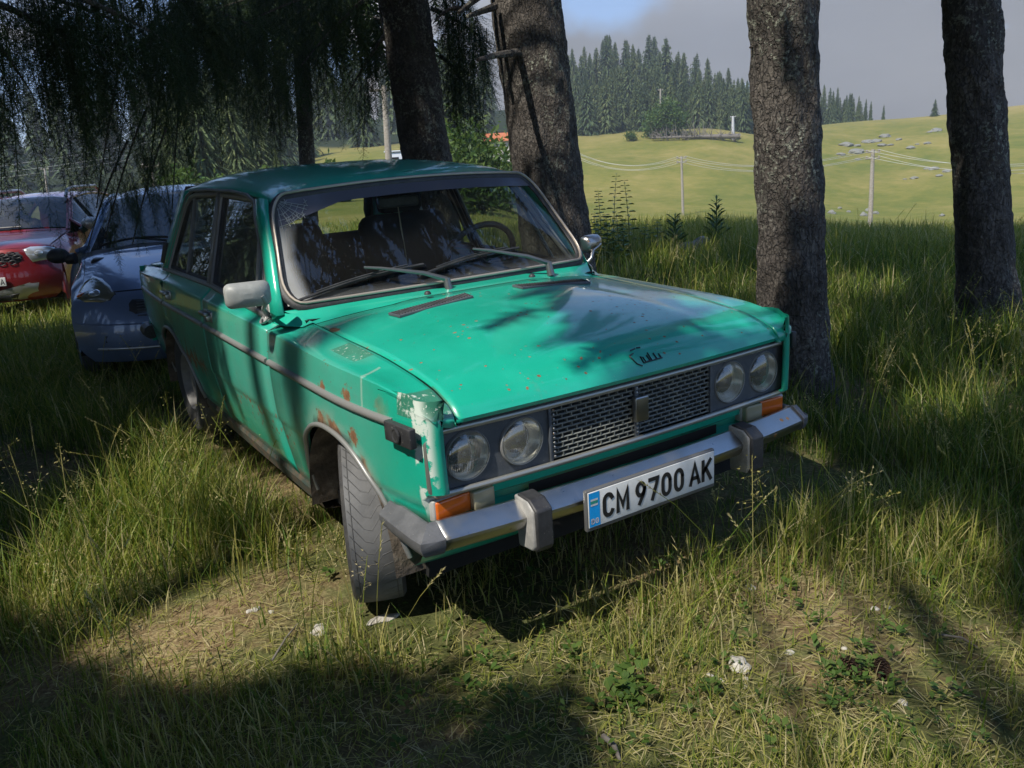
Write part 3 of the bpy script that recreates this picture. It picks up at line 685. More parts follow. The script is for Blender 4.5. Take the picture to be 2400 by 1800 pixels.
# floor, bulkhead
m = MB(); m.box((-1.4, 0, .24), (3.6, 1.36, .06)); m.box((-.47, 0, .60), (.05, 1.36, .62)); m.box((-2.85, 0, .60), (.05, 1.36, .60)); m.box((.15, 0, .33), (.8, .75, .10)); m.build('floor_pan', DARK, car, smooth=False)
# interior
m = MB(); m.box((-.66, 0, .86), (.36, 1.34, .14), Matrix.Rotation(R(8), 3, 'Y'), bev=.04); m.box((-.76, .36, .92), (.16, .40, .08), bev=.03); m.build('dashboard', DASH, car)
m = MB(); c_ = Vector((-.93, .36, .965)); M3 = Matrix.Rotation(R(-62), 3, 'Y')
rp = [c_+M3 @ Vector((.195*math.cos(a)*1.0, .195*math.sin(a), 0)) for a in np.linspace(0, 6.283, 40, endpoint=False)]
m.tube(rp, .0145, 8, closed=True); m.tube([rp[10], c_+Vector((.05, 0, -.02)), rp[30]], .012, 6); m.tube([c_, c_+Vector((.35, 0, -.17))], .025, 8); m.lathe([(0, 0), (.05, 0), (.05, .03)], 16, Matrix.Translation(c_) @ Matrix.Rotation(R(-62), 4, 'Y') @ Matrix.Rotation(R(90), 4, 'X')); m.build('steering_wheel', RUB, car, sharp=60)
for y in (-.36, .36):
    m = MB(); m.box((-1.42, y, .55), (.50, .50, .16), bev=.06); m.box((-1.66, y, .86), (.15, .50, .62), Matrix.Rotation(R(-14), 3, 'Y'), bev=.06)
    if y > 0: m.tube([(-1.72, y-.05, 1.12), (-1.73, y-.05, 1.24)], .008, 5); m.tube([(-1.72, y+.05, 1.12), (-1.73, y+.05, 1.24)], .008, 5)
    m.box((-1.735, y, 1.23), (.08, .26, .13), Matrix.Rotation(R(-10), 3, 'Y'), bev=.035); m.build('front_seat', SEAT, car, sharp=60)
m = MB(); m.box((-2.28, 0, .52), (.48, 1.24, .18), bev=.06); m.box((-2.55, 0, .78), (.15, 1.24, .48), Matrix.Rotation(R(-18), 3, 'Y'), bev=.06); m.build('rear_seat', SEAT, car, sharp=60)
m = MB(); m.box((-2.78, 0, .925), (.34, 1.2, .02)); m.build('parcel_shelf', DASH, car)
m = MB(); m.box((-.99, .0, 1.27), (.03, .20, .05), bev=.012); m.tube([(-.98, 0, 1.29), (-.96, 0, 1.345)], .006, 6); m.build('inner_mirror', RUB, car)
m = MB(); m.tube([(-.985, -.005, 1.25), (-.975, -.004, 1.15), (-.96, -.006, 1.10), (-.94, -.005, .98)], [.002, .004, .002, .0015], 5); m.build('hanging_charm', mat('charm_cord', (.30, .27, .20), .8), car)

# ------------------------------------------------------------------ front end
def fx(y): return .604-.028*(abs(y)/.73)**2.4                        # plan curve of the face
# chrome-edged surround
def ringpts(y0, y1, z0, z1, r, off=0, n=5):
    P = []
    for (cy, cz, a0) in ((y1-r, z1-r, 0), (y0+r, z1-r, 90), (y0+r, z0+r, 180), (y1-r, z0+r, 270)):
        for k in range(n): a = R(a0+90*k/(n-1)); P.append((cy+r*math.cos(a), cz+r*math.sin(a)))
    out = []
    for i, p in enumerate(P):
        q = P[(i+1) % len(P)]; d = math.hypot(q[0]-p[0], q[1]-p[1]); k = max(1, int(d/.06)); out += [(fx(lerp(p[0], q[0], j/k))+off, lerp(p[0], q[0], j/k), lerp(p[1], q[1], j/k)) for j in range(k)]
    return out
m = MB(); m.tube(ringpts(-.738, .738, .558, .744, .03, .008), .0095, 8, closed=True); m.build('grille_surround', mat('surround_metal', (.40, .39, .34), .35, .7), car, sharp=60)
m = MB(); m.tube([(fx(y)+.006, y, .7585) for y in np.linspace(-.63, .63, 30)], .0085, 8, flat=1.); m.build('bonnet_edge_trim', mat('edge_trim', (.05, .055, .065), .35, .3), car, sharp=60)
for s_ in (-1, 1):
    # lamp panel with holes: built as rings around each lamp over a backing
    y0, y1 = (.335, .728); cs = [(.432, .654), (.612, .652)]; r0 = .074
    bm = bmesh.new(); NY, NZ = 80, 40
    vv = {}
    def onp(y, z): return (fx(y)-.004, s_*y, z)
    m = MB(); cellsY = np.linspace(y0, y1, NY); cellsZ = np.linspace(.560, .742, NZ)
    idx = {}; V_ = []
    def push(y, z):                                                  # snap points near a lamp rim onto it
        for cy, cz in cs:
            d = math.hypot(y-cy, z-cz)
            if d < r0: 
                k = r0/max(d, 1e-6); return (cy+(y-cy)*k, cz+(z-cz)*k), True
        return (y, z), False
    for i, y in enumerate(cellsY):
        for j, z in enumerate(cellsZ):
            (yy, zz), ins = push(y, z); idx[(i, j)] = (len(V_), ins); V_.append(onp(yy, zz))
    Fq = []
    for i in range(NY-1):
        for j in range(NZ-1):
            q = [idx[(i, j)], idx[(i+1, j)], idx[(i+1, j+1)], idx[(i, j+1)]]
            if sum(k[1] for k in q) == 4: continue
            Fq.append([k[0] for k in q][::-s_])
    m.add(V_, Fq); lp = m.build('lamp_panel', PLAST, car, weld=True, sharp=40)
    m = MB(); m.box((.535, s_*.53, .66), (.06, .40, .18)); m.build('lamp_backing', DARK, lp, smooth=False)
    for k, (cy, cz) in enumerate(cs):
        X0 = fx(cy); T = Matrix.Translation((X0, s_*cy, cz)) @ Matrix.Rotation(R(-90), 4, 'Z') @ Matrix.Rotation(R(0), 4, 'X')
        # local y axis -> world +x
        T = Matrix.Translation((X0, s_*cy, cz)) @ Matrix(((0, 1, 0, 0), (-1, 0, 0, 0), (0, 0, 1, 0), (0, 0, 0, 1)))
        m = MB(); m.lathe([(.0755, -.006), (.0745, .001), (.072, .004), (.0695, .002)], 40, T); hl = m.build('headlight', TRIM, car, sharp=60)
        m = MB(); m.lathe([(.072, -.004)]+[(.070*math.sin(a), -.050+.048*(1-math.cos(a))*0+.046*math.sin(a)**2) for a in np.linspace(1.45, .02, 12)], 36, T); m.build('reflector', REFL, hl, sharp=80)
        m = MB(); m.lathe([(.010, -.048), (.010, -.022), (.006, -.016), (0.0005, -.015)], 12, T); m.build('bulb', mat('bulb_glass', (.3, .3, .28), .1, .6), hl)
        prof = [(.0700, .000)]+[(.0700*math.sin(a), .020*math.cos(a)) for a in np.linspace(1.5, .01, 10)]
        m = MB(); m.lathe(prof, 48, T); ln = m.build('lens', LENS, hl, sharp=80)
        uvl = ln.data.uv_layers.new(name='UVMap'); me = ln.data
        for lo in me.loops:
            v = me.vertices[lo.vertex_index].co; uvl.data[lo.index].uv = ((v.y-s_*cy)/.15+.5, (v.z-cz)/.15+.5)
    # indicator
    m = MB(); m.box((.548, s_*.632, .508), (.045, .205, .068), Matrix.Rotation(s_*-R(5), 3, 'Z'), bev=.006); ts = m.build('indicator', LGREY, car)
    m = MB(); m.box((.566, s_*.667, .508), (.030, .118, .060), Matrix.Rotation(s_*-R(5), 3, 'Z'), bev=.006); m.build('amber_lens', AMBER, ts)
    m = MB(); m.box((.575, s_*.570, .508), (.028, .076, .060), Matrix.Rotation(s_*-R(5), 3, 'Z'), bev=.006); m.build('clear_lens', CLEAR, ts)
# radiator grille
m = MB(); gx0 = .585
for i in range(12):
    z = lerp(.572, .733, i/11); m.tube([(fx(y)-.004, y, z) for y in np.linspace(-.330, .330, 21)], .0030, 4)
for i in range(11):
    z = lerp(.572, .733, (i+.5)/11)
    for j in range(-9, 10):
        y = (j+(.5 if i % 2 else 0))*.036
        if abs(y) < .33: m.box((fx(y)-.006, y, z), (.010, .0035, .0155))
gr = m.build('radiator_grille', GRIL, car, smooth=False)
m = MB(); m.add([(.578, -.335, .565), (.578, .335, .565), (.578, .335, .742), (.578, -.335, .742)], [(0, 1, 2, 3)]); m.build('grille_backing', mat('grille_dark', (.035, .038, .036), .8), gr, smooth=False)
for yf, wf in ((-.334, .010), (0, .016), (.334, .010)): m = MB(); m.box((fx(yf)-.002, yf, .652), (.014, wf, .178), bev=.002); m.build('grille_frame', PLAST, gr)
m = MB()
for i in range(11):
    z = lerp(.572, .733, (i+.5)/11)
    m.box((fx(.32)+.002, -.322, z), (.008, .008, .008), bev=.003); m.box((fx(0)+.004, .0, z), (.008, .008, .008), bev=.003)
m.build('grille_studs', CHROME, gr)
m = MB(); m.box((.618, .005, .660), (.022, .052, .082), bev=.004); em = m.build('grille_badge', CHROME, car)
m = MB(); m.box((.6305, .005, .660), (.003, .046, .075), bev=.001); m.build('badge_face', mat('badge_face', (.22, .20, .15), .3, .8), em)
# valance below the grille
m = MB(); rows = []
for z, dx in ((.562, .0), (.552, -.006), (.545, -.032), (.505, -.036), (.492, -.056), (.470, -.060), (.455, -.040), (.40, -.05), (.31, -.11), (.27, -.17)):
    rows.append([(fx(y)+dx-.002, y, z) for y in np.linspace(-.735, .735, 33)])
m.grid(rows[::-1]); m.build('front_valance', PAINT, car, sharp=25)
m = MB(); rows = []
for z, dx in ((.500, .0015), (.466, .0015)): rows.append([(fx(y)-.0+dx-.034, y, z) for y in np.linspace(-.40, .40, 21)])
m.grid(rows[::-1]); m.build('valance_opening', DARK, car)
# bumper blade
def bx_(y): return .700-.050*(abs(y)/.80)**2.2
def bend(s):                                                         # path along the bumper: s in metres from the middle
    y = min(abs(s), .782); x = bx_(y); sg = 1 if s > 0 else -1
    if abs(s) <= .782: return x, s, 0., sg
    e = abs(s)-.782; a = min(e/.022, 1)*R(86); rr_ = .018
    X = x-rr_*(1-math.cos(a))-max(0, e-.022)*math.sin(R(90)); Y = y+rr_*math.sin(a); return X, sg*Y, a, sg
prof = [(-.066, .480), (-.060, .491), (-.050, .493), (-.006, .464), (.001, .457), (.001, .450), (-.008, .430), (-.016, .421), (-.030, .418), (-.040, .424)]
def bump_seg(s0, s1, n, infl=0.):
    rows = []
    for s in np.linspace(s0, s1, n):
        X, Y, a, sg = bend(s); nx, ny = math.cos(a), sg*math.sin(a); rows.append([(X+(d+infl)*nx, Y+(d+infl)*ny, z+(infl if z > .46 else -infl)) for d, z in prof])
    return rows
m = MB(); m.grid(bump_seg(-.76, .76, 41)[::-1]); bp = m.build('front_bumper', CHROME, car, sharp=22, solid=.004)
for s_ in (-1, 1):
    m = MB(); rows = []; I_ = .006
    for y in np.linspace(.745, .770, 4): rows.append([(bx_(y)+d+I_, s_*y, z+(I_ if z > .45 else -I_)) for d, z in prof])
    Xc = bx_(.80)-.004; Yc = .808 if s_ < 0 else .782
    rows.append([(Xc+min(0, d+I_)*.9+max(0, d)*.4, s_*(Yc+(d+I_)*.9), z+(I_ if z > .45 else -I_)) for d, z in prof])
    for e in np.linspace(.05, .262, 7): rows.append([(Xc-e, s_*(Yc+.004+(d+I_)*(.9 if e < .2 else .75)), lerp(z+(I_ if z > .45 else -I_), .468, .0 if e < .2 else .12)) for d, z in prof])
    m.grid(rows[::s_]); m.add(rows[0], [tuple(range(10))]); m.add(rows[-1], [tuple(range(10))]); m.build('bumper_corner', RUBG, bp, sharp=25, bevel=.005)
    # overrider
    X = bx_(.42)-.004; oy = .458 if s_ < 0 else .428
    pv_ = [(X-.06, .512), (X+.006, .508), (X+.034, .486), (X+.036, .378), (X+.024, .358), (X-.05, .352)]
    m = MB(); m.prism([(a, s_*oy, b) for a, b in pv_], (0, -.034, 0), (0, .034, 0)); ov = m.build('overrider', OVR, car, sharp=30, bevel=.006)
    m = MB(); m.prism([(X-.052, s_*oy, .517), (X+.010, s_*oy, .513), (X+.046, s_*oy, .488), (X+.047, s_*oy, .376), (X+.034, s_*oy, .355), (X+.022, s_*oy, .365), (X+.034, s_*oy, .38), (X+.033, s_*oy, .482), (X+.004, s_*oy, .502), (X-.052, s_*oy, .505)], (0, -.029, 0), (0, .029, 0)); m.build('rubber_pad', RUB, ov, sharp=30, bevel=.006)
# number plate
PX = .732; tl = Matrix.Rotation(R(0), 3, 'Y')
m = MB(); PY, PZ = -.048, .016; m.box((PX-.006, PY, .420+PZ), (.016, .530, .132), bev=.005); pl = m.build('number_plate', mat('plate_holder', (.10, .10, .10), .4), car)
m = MB(); m.box((PX+.0035, PY, .424+PZ), (.003, .518, .112), bev=.001); m.build('plate_face', WHITE, pl)
m = MB(); m.add([(PX+.0056, -.257+PY, .370+PZ), (PX+.0056, -.217+PY, .370+PZ), (PX+.0056, -.217+PY, .478+PZ), (PX+.0056, -.257+PY, .478+PZ)], [(0, 1, 2, 3)]); m.build('plate_band', BLUE, pl)
m = MB(); m.add([(PX+.0062, -.251+PY, .452+PZ), (PX+.0062, -.224+PY, .452+PZ), (PX+.0062, -.224+PY, .458+PZ), (PX+.0062, -.251+PY, .458+PZ)], [(0, 1, 2, 3)]); m.add([(PX+.0062, -.251+PY, .436+PZ), (PX+.0062, -.224+PY, .436+PZ), (PX+.0062, -.224+PY, .442+PZ), (PX+.0062, -.251+PY, .442+PZ)], [(0, 1, 2, 3)]); m.build('flag_bars', WHITE, pl)
m = MB(); m.add([(PX+.0060, -.251+PY, .443+PZ), (PX+.0060, -.224+PY, .443+PZ), (PX+.0060, -.224+PY, .4515+PZ), (PX+.0060, -.251+PY, .4515+PZ)], [(0, 1, 2, 3)]); m.build('flag_bar', GRN, pl)
def put_text(txt, w, h, th, gap, y0, z0, X, m_, par, name='lettering'):
    V, F, L_ = lettering(txt, w, h, th, gap); m = MB(); m.add([(X, y0+a, z0+b) for a, b in V]+[(X-.002, y0+a, z0+b) for a, b in V], [f for f in F]); o = m.build(name, m_, par, smooth=False); return L_
V, F, L_ = lettering('CM 9700 AK', .0385, .080, .0135, .0135)
k_ = .448/L_
m = MB(); m.add([(PX+.0062, -.204+a*k_+PY, .3835+b+PZ) for a, b in V], F); m.build('lettering', BLACK, pl, smooth=False)
V, F, L_ = lettering('BG', .012, .018, .0036, .004); m = MB(); m.add([(PX+.0062, -.237-L_/2+a+PY, .378+b+PZ) for a, b in V], F); m.build('country_letters', WHITE, pl, smooth=False)
# scrawled remains of lettering on the bonnet lip
m = MB(); random.seed(9)
def onh(a, b): x = .598-b*.75; y = .0+a*.72; return Vector((x+.017, y, hz(x, y)+.003))
for st in ([(0, .05), (.008, .01), (.03, .0)], [(0, .05), (.03, .058)], [(.045, .01), (.05, .035), (.06, .03), (.06, .008)], [(.07, .01), (.085, .012), (.085, .035)], [(.095, .008), (.10, .045)], [(.11, .01), (.125, .012), (.127, .038)], [(.14, .01), (.15, .012), (.152, .03)], [(.045, .008), (.155, .010)], [(.03, .075), (.06, .08)], [(.07, .082), (.09, .08)]):
    m.tube([onh(a, b) for a, b in st], .0024, 4)
m.build('scrawl', BLACK, bonnet)
# door mirror, silver camera side
for s_, hs, ctr, ang in ((-1, (.055, .160, .088), Vector((-.455, -.875, 1.035)), R(-12)), (1, (.07, .115, .080), Vector((-.66, .835, 1.005)), R(15))):
    m = MB(); M3 = Matrix.Rotation(ang, 3, 'Z')
    def rr2(wy, wz, x, r=.022):
        P = []; r = min(r, wz*.42)
        for (a0, sy, sz) in ((0, 1, 1), (90, -1, 1), (180, -1, -1), (270, 1, -1)):
            for k in range(5): a = R(a0+22.5*k); P.append(M3 @ Vector((x, sy*(wy/2-r)+r*math.cos(a), sz*(wz/2-r)+r*math.sin(a)))+ctr)
        return P
    W_, H_ = hs[1], hs[2]
    rings = [rr2(W_*.98, H_*.98, -.022), rr2(W_, H_, -.012), rr2(W_*.99, H_*.98, .008), rr2(W_*.90, H_*.86, .024, .03), rr2(W_*.60, H_*.50, .034, .03), rr2(W_*.2, H_*.2, .037, .01)]
    m.grid(rings, closed=True); m.add(rings[-1], [tuple(range(20))]); m.add(rings[0], [tuple(range(20))])
    mr = m.build('door_mirror', SILV if s_ < 0 else CHROME, car, sharp=50)
    m = MB(); base = Vector((-.655, s_*.755, .915)) if s_ < 0 else Vector((-.62, .765, .915))
    m.tube([ctr+M3 @ Vector((.030, .03*-s_*-1 if s_ > 0 else .045, -.005)), ctr+Vector((.035, .05 if s_ < 0 else -.02, -.03)), base+Vector((.02, s_*.02, .03)), base], [.009, .009, .008, .011], 8)
    m.lathe([(0, .012), (.022, .010), (.030, .004), (.033, -.004)], 20, Matrix.Translation(base+Vector((.0, s_*.008, -.008))) @ Matrix.Rotation(R(-50)*-s_, 4, 'X'))
    m.build('mirror_arm', SILV if s_ < 0 else CHROME, mr, sharp=60)
# bonnet-side seam rubber, mirror-base gasket
m = MB(); m.tube([(-.70, -.765, .905), (-.675, -.775, .886), (-.66, -.778, .88)], .006, 5); m.tube([(-.63, -.748, .925), (-.61, -.752, .92), (-.60, -.76, .905)], .007, 5); m.build('mirror_gasket', RUB, car)
# wheels
def wheel(par, c, steer, s_, r=.292, wd=.175, rimr=.168, rm=RIM, tr=TREAD, name='wheel'):
    wr = bpy.data.objects.new(name, None); COL.objects.link(wr); wr.parent = par; wr.location = c; wr.rotation_euler = (0, 0, steer+(math.pi if s_ < 0 else 0))
    h_ = wd/2                                                        # local +y is the outer face
    m = MB(); pr = [(rimr-.004, -h_*.9), (r*.80, -h_*1.02), (r*.93, -h_*1.0), (r*.975, -h_*.90)]; tp = [(r*.985, -h_*.86), (r*.997, -h_*.5), (r, 0), (r*.997, h_*.5), (r*.985, h_*.86)]
    po = [(r*.975, h_*.90), (r*.93, h_*1.0), (r*.80, h_*1.02), (rimr-.004, h_*.9)]
    m.lathe(pr+tp[:1], 48); m.lathe(tp[-1:]+po, 48); ty = m.build('tyre', TYRE, wr, sharp=60)
    m = MB(); m.lathe(tp, 64); td = m.build('tread', tr, wr, sharp=80); me = td.data; uvl = me.uv_layers.new(name='UVMap')
    for p in me.polygons:
        vs = [me.vertices[i].co for i in p.vertices]; us = [(math.atan2(v.z, v.x)/(2*math.pi)) % 1 for v in vs]
        if max(us)-min(us) > .5: us = [u+1 if u < .5 else u for u in us]
        for li, u, v in zip(p.loop_indices, us, vs): uvl.data[li].uv = (u, (v.y/h_/.86+1)/2)
    m = MB(); m.lathe([(rimr, -h_*.85), (rimr, h_*.9), (rimr-.008, h_*.95), (rimr-.014, h_*.85), (rimr-.022, h_*.45), (rimr*.62, h_*.40), (rimr*.45, h_*.62), (.030, h_*.60), (.028, h_*.72), (0.001, h_*.74)], 40)
    rm_ = m.build('rim', rm, wr, sharp=35)
    m = MB()
    for k in range(10):
        a = 2*math.pi*k/10; m.lathe([(.0001, h_*.46), (.015, h_*.45), (.016, h_*.42)], 10, Matrix.Translation((rimr*.74*math.cos(a), 0, rimr*.74*math.sin(a))))
    m.build('rim_slots', DARK, wr); return wr
wheel(car, (.0, -.685, .285), R(-23), -1); wheel(car, (.0, .685, .285), R(-23), 1)
wheel(car, (RX, -.665, .285), 0, -1); wheel(car, (RX, .665, .285), 0, 1)
# ------------------------------------------------------------------ terrain
from mathutils import noise as mn
rng = np.random.default_rng(7); random.seed(7)
RK = [0, 9, 11.5, 14, 22, 30, 50, 65, 88, 110, 130, 160, 190, 230, 300, 450, 900]
TK = {60: [0]*17,
      95: [0, 0, -.1, -.3, -1.0, -2.0, -4, -5.5, -7, -7, -5, -2, 1, 1, -3, -10, -20],
      117: [0, 0, -.08, -.36, -1.35, -2.35, -4.8, -6.6, -8.3, -7.8, -5.8, -2.2, 1.75, 1.5, -5, -15, -30],
      124: [0, 0, -.06, -.33, -1.34, -2.33, -4.75, -6.65, -8.4, -8, -6.2, -2.6, .6, -1.5, -8, -18, -30],
      130: [0, 0, 0, -.2, -1.1, -2.1, -4.4, -6.1, -7.6, -7.0, -4.8, -.6, .4, -4, -7, -15, -25],
      135: [0, 0, 0, -.1, -1.0, -1.9, -4.1, -5.7, -7.0, -6.2, -3.2, 1.2, 1.6, 3.0, 3, -5, -20],
      142: [0, 0, 0, -.1, -.9, -1.8, -3.9, -5.2, -6.4, -5.2, -1.8, 1.4, 4.5, 9.0, 10, 5, 0],
      150: [0, -.05, -.1, -.2, -.7, -1.2, -1.9, -2.2, -1.8, -.8, .8, 2.8, 5, 9, 12, 12, 8],
      157: [0, -.10, -.2, -.3, -.6, -1.0, -1.6, -1.9, -1.5, -.6, .9, 3.0, 5, 8, 11, 12, 8],
      165: [0, -.18, -.28, -.4, -.7, -1.0, -1.5, -1.8, -2.0, -1.6, -.6, 2, 4, 8, 10, 12, 8],
      175: [0, -.26, -.38, -.5, -.75, -1.0, -1.4, -1.7, -2.0, -2.3, -2.4, -1.2, 1.5, 5, 8, 10, 8],
      190: [0, -.26, -.38, -.5, -.75, -1.0, -1.4, -1.7, -2.0, -2.3, -2.4, -1.2, 1.5, 5, 8, 10, 8],
      215: [0]*17}
TA = sorted(TK); TT = np.array([TK[a] for a in TA], float)
def H(x, y):
    x = np.asarray(x, float); y = np.asarray(y, float)
    dx, dy = x-CAM[0], y-CAM[1]; r = np.hypot(dx, dy); a = np.degrees(np.arctan2(dy, dx)) % 360
    a = np.clip(a, 60, 215); lr = np.interp(r, RK, np.arange(len(RK))); la = np.interp(a, TA, np.arange(len(TA)))
    i = np.clip(la.astype(int), 0, len(TA)-2); f = la-i; f = f*f*(3-2*f); j = np.clip(lr.astype(int), 0, len(RK)-2); g_ = lr-j; g_ = g_*g_*(3-2*g_)*.4+g_*.6
    z = (TT[i, j]*(1-f)+TT[i+1, j]*f)*(1-g_)+(TT[i, j+1]*(1-f)+TT[i+1, j+1]*f)*g_
    z = z+.012*np.sin(x*2.1+y*.7)*np.sin(y*1.7-x*.4)+np.clip((r-20)/60, 0, 1)*.35*np.sin(x*.11+1)*np.sin(y*.13)
    return z
def Hs(x, y): return float(H(x, y))
def polar(azd, r): return CAM[0]+r*math.cos(R(azd)), CAM[1]+r*math.sin(R(azd))
def at(px, py_, r):                                                  # point at horizontal range r seen where the photograph shows (px,py)
    d = cray(px, py_); hd = math.hypot(d[0], d[1]); return CAM+d*(r/hd)
aa = np.concatenate([np.linspace(-145, 60, 40)[:-1], np.linspace(60, 215, 220)]); rr_ = np.concatenate([[0.0], np.geomspace(.4, 900, 230)])
AA, RR = np.meshgrid(np.radians(aa), rr_); X = CAM[0]+RR*np.cos(AA); Y = CAM[1]+RR*np.sin(AA); Z = H(X, Y)
n_a = len(aa); n_r = len(rr_); idx = np.arange(n_a*n_r).reshape(n_r, n_a)
F = np.stack([idx[:-1, :-1], idx[1:, :-1], idx[1:, 1:], idx[:-1, 1:]], -1).reshape(-1, 4)
_az = np.degrees(AA).ravel(); _rr = RR.ravel(); _w = 4*np.sin(_az*1.9)
def _ss(v, a, b): q = np.clip((v-a)/(b-a), 0, 1); return q*q*(3-2*q)
FO = np.clip(_ss(_rr, 160+_w, 172+_w)*_ss(_az, 130.5, 132.5)*(1-_ss(_az, 147, 149))+_ss(_rr, 150+_w, 160+_w)*_ss(_az, 147, 148)+_ss(_rr, 62, 82)*_ss(_az, 158.5, 162)*(1-_ss(_az, 168, 170))+_ss(_rr, 108+_w, 124+_w)*_ss(_az, 160, 163), 0, 1)
def mk_ground(t, b):
    co = t.coord(); x, y, z = t.xyz(co); r = ((x-2.57)*(x-2.57)+(y+1.7)*(y+1.7)).m('SQRT')
    n1 = t.noise(co, .9, 5, .6); n2 = t.noise(co, 11, 5, .7); n3 = t.noise(co, 60, 4, .75); nb = t.noise(co, .05, 5, .6); nm_ = t.noise(co, .35, 4, .65)
    soil = t.ramp(n2*.5+n3*.5, [(.30, (.06, .04, .022)), (.48, (.20, .14, .075)), (.62, (.40, .31, .17)), (.75, (.55, .46, .29))])
    green = t.ramp(n3*.6+n2*.4, [(.3, (.018, .032, .010)), (.55, (.06, .085, .022)), (.75, (.14, .155, .05))])
    nearc = t.mix((n1*.7+n2*.4).ss(.44, .62)*.85, soil, green)
    st = t.noise(t.vec(x*.6, y*.6, z*4.0), 1.3, 5, .7)
    mead = t.ramp((nb*.55+nm_*.30+st*.25), [(.36, (.075, .112, .022)), (.50, (.145, .150, .032)), (.60, (.21, .185, .05)), (.72, (.29, .235, .085))])
    dry = z.ss(-1.5, 2.5)*(r.ss(120, 170)); mead = t.mix(dry*.55, mead, (.27, .215, .085))
    mead = t.mix(t.noise(co, .9, 3, .8).ss(.66, .74)*.35, mead, (.05, .08, .015))
    fa = t.new('ShaderNodeAttribute'); fa.attribute_name = 'tint'; mead = t.mix(S(t.nt, fa.outputs['Fac']), mead, (.022, .032, .014))
    c = t.mix(r.ss(7, 13), nearc, mead)
    t.link(c, b.inputs['Base Color']); b.inputs['Roughness'].default_value = .95; b.inputs['Specular IOR Level'].default_value = .1
    t.link(t.bump(n2*.5+n3*.6+st*r.ss(12, 40)*1.5, .7, .03), b.inputs['Normal'])
g_ = bulk('ground', np.stack([X.ravel(), Y.ravel(), Z.ravel()], 1), F, mat('ground_cover', fn=mk_ground), smooth=True, tint=FO); tag(g_, kind='structure')

# ------------------------------------------------------------------ vegetation materials
def leafmat(name, stops, rough=.6, trans=.35, tcol=(.9, 1.0, .5)):
    def f(t, b):
        a = t.new('ShaderNodeAttribute'); a.attribute_name = 'tint'; ti = S(t.nt, a.outputs['Fac'])
        c = t.ramp(ti, stops); t.link(c, b.inputs['Base Color']); b.inputs['Roughness'].default_value = rough; b.inputs['Specular IOR Level'].default_value = .25
        if trans:
            out = t.nt.nodes['Material Output']; tl = t.new('ShaderNodeBsdfTranslucent'); mx = t.new('ShaderNodeMixShader'); mx.inputs[0].default_value = trans
            mc = t.new('ShaderNodeMix'); mc.data_type = 'RGBA'; mc.blend_type = 'MULTIPLY'; mc.inputs[0].default_value = 1; t.link(c, mc.inputs[6]); mc.inputs[7].default_value = (*tcol, 1)
            t.link(mc.outputs[2], tl.inputs[0]); t.link(b.outputs[0], mx.inputs[1]); t.link(tl.outputs[0], mx.inputs[2]); t.link(mx.outputs[0], out.inputs[0])
    return mat(name, fn=f)
NEEDLE = leafmat('spruce_needles', [(0, (.014, .030, .012)), (.5, (.030, .058, .020)), (1, (.060, .095, .030))], .55, .15)
FNEEDLE = leafmat('far_conifer', [(0, (.030, .048, .022)), (.5, (.055, .080, .030)), (1, (.11, .125, .045))], .8, .15)
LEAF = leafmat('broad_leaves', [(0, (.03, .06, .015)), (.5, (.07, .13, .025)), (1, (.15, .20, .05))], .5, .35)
GRASS = leafmat('grass_blades', [(0, (.035, .070, .014)), (.35, (.105, .180, .024)), (.6, (.25, .285, .045)), (.8, (.40, .36, .115)), (1, (.58, .50, .29))], .5, .42, (1, 1, .6))
DEADW = mat('dead_wood', fn=mk_rub((.10, .085, .07), (.22, .20, .17), .8, .6))
def mk_bark(t, b):
    co = t.coord(); x, y, z = t.xyz(co); cs = t.scale(co, (1, 1, .45))
    wn = t.new('ShaderNodeTexNoise'); wn.inputs['Scale'].default_value = 18; wn.inputs['Detail'].default_value = 3; t.link(co, wn.inputs['Vector'])
    wa = t.new('ShaderNodeVectorMath'); wa.operation = 'ADD'; t.link(cs, wa.inputs[0]); t.link(t.scale(wn.outputs[1], (.05, .05, .05)), wa.inputs[1]); cs = wa.outputs[0]
    v = t.voro(cs, 38, 'DISTANCE_TO_EDGE'); v2 = t.voro(cs, 55, 'F1'); n = t.noise(co, 6, 5, .65); n2 = t.noise(co, 45, 4, .7)
    crack = (S(t.nt, v.outputs['Distance'])+n2*.12-.05).ss(.0, .10)
    c = t.ramp(n*.5+n2*.5, [(.3, (.034, .028, .024)), (.5, (.080, .068, .058)), (.7, (.19, .17, .145))])
    c = t.mix((1.0-crack)*.55, c, (.03, .025, .02))
    lich = (n2*.7+t.noise(co, 14, 3, .7)*.5).ss(.62, .70)*t.noise(co, 1.7, 2).ss(.45, .6)
    c = t.mix(lich*.85, c, (.36, .37, .29))
    t.link(c, b.inputs['Base Color']); b.inputs['Roughness'].default_value = .9
    t.link(t.bump(crack*.7+n2*.4+S(t.nt, v2.outputs['Distance'])*.5+lich*.3, .9, .025), b.inputs['Normal'])
BARK = mat('spruce_bark', fn=mk_bark)

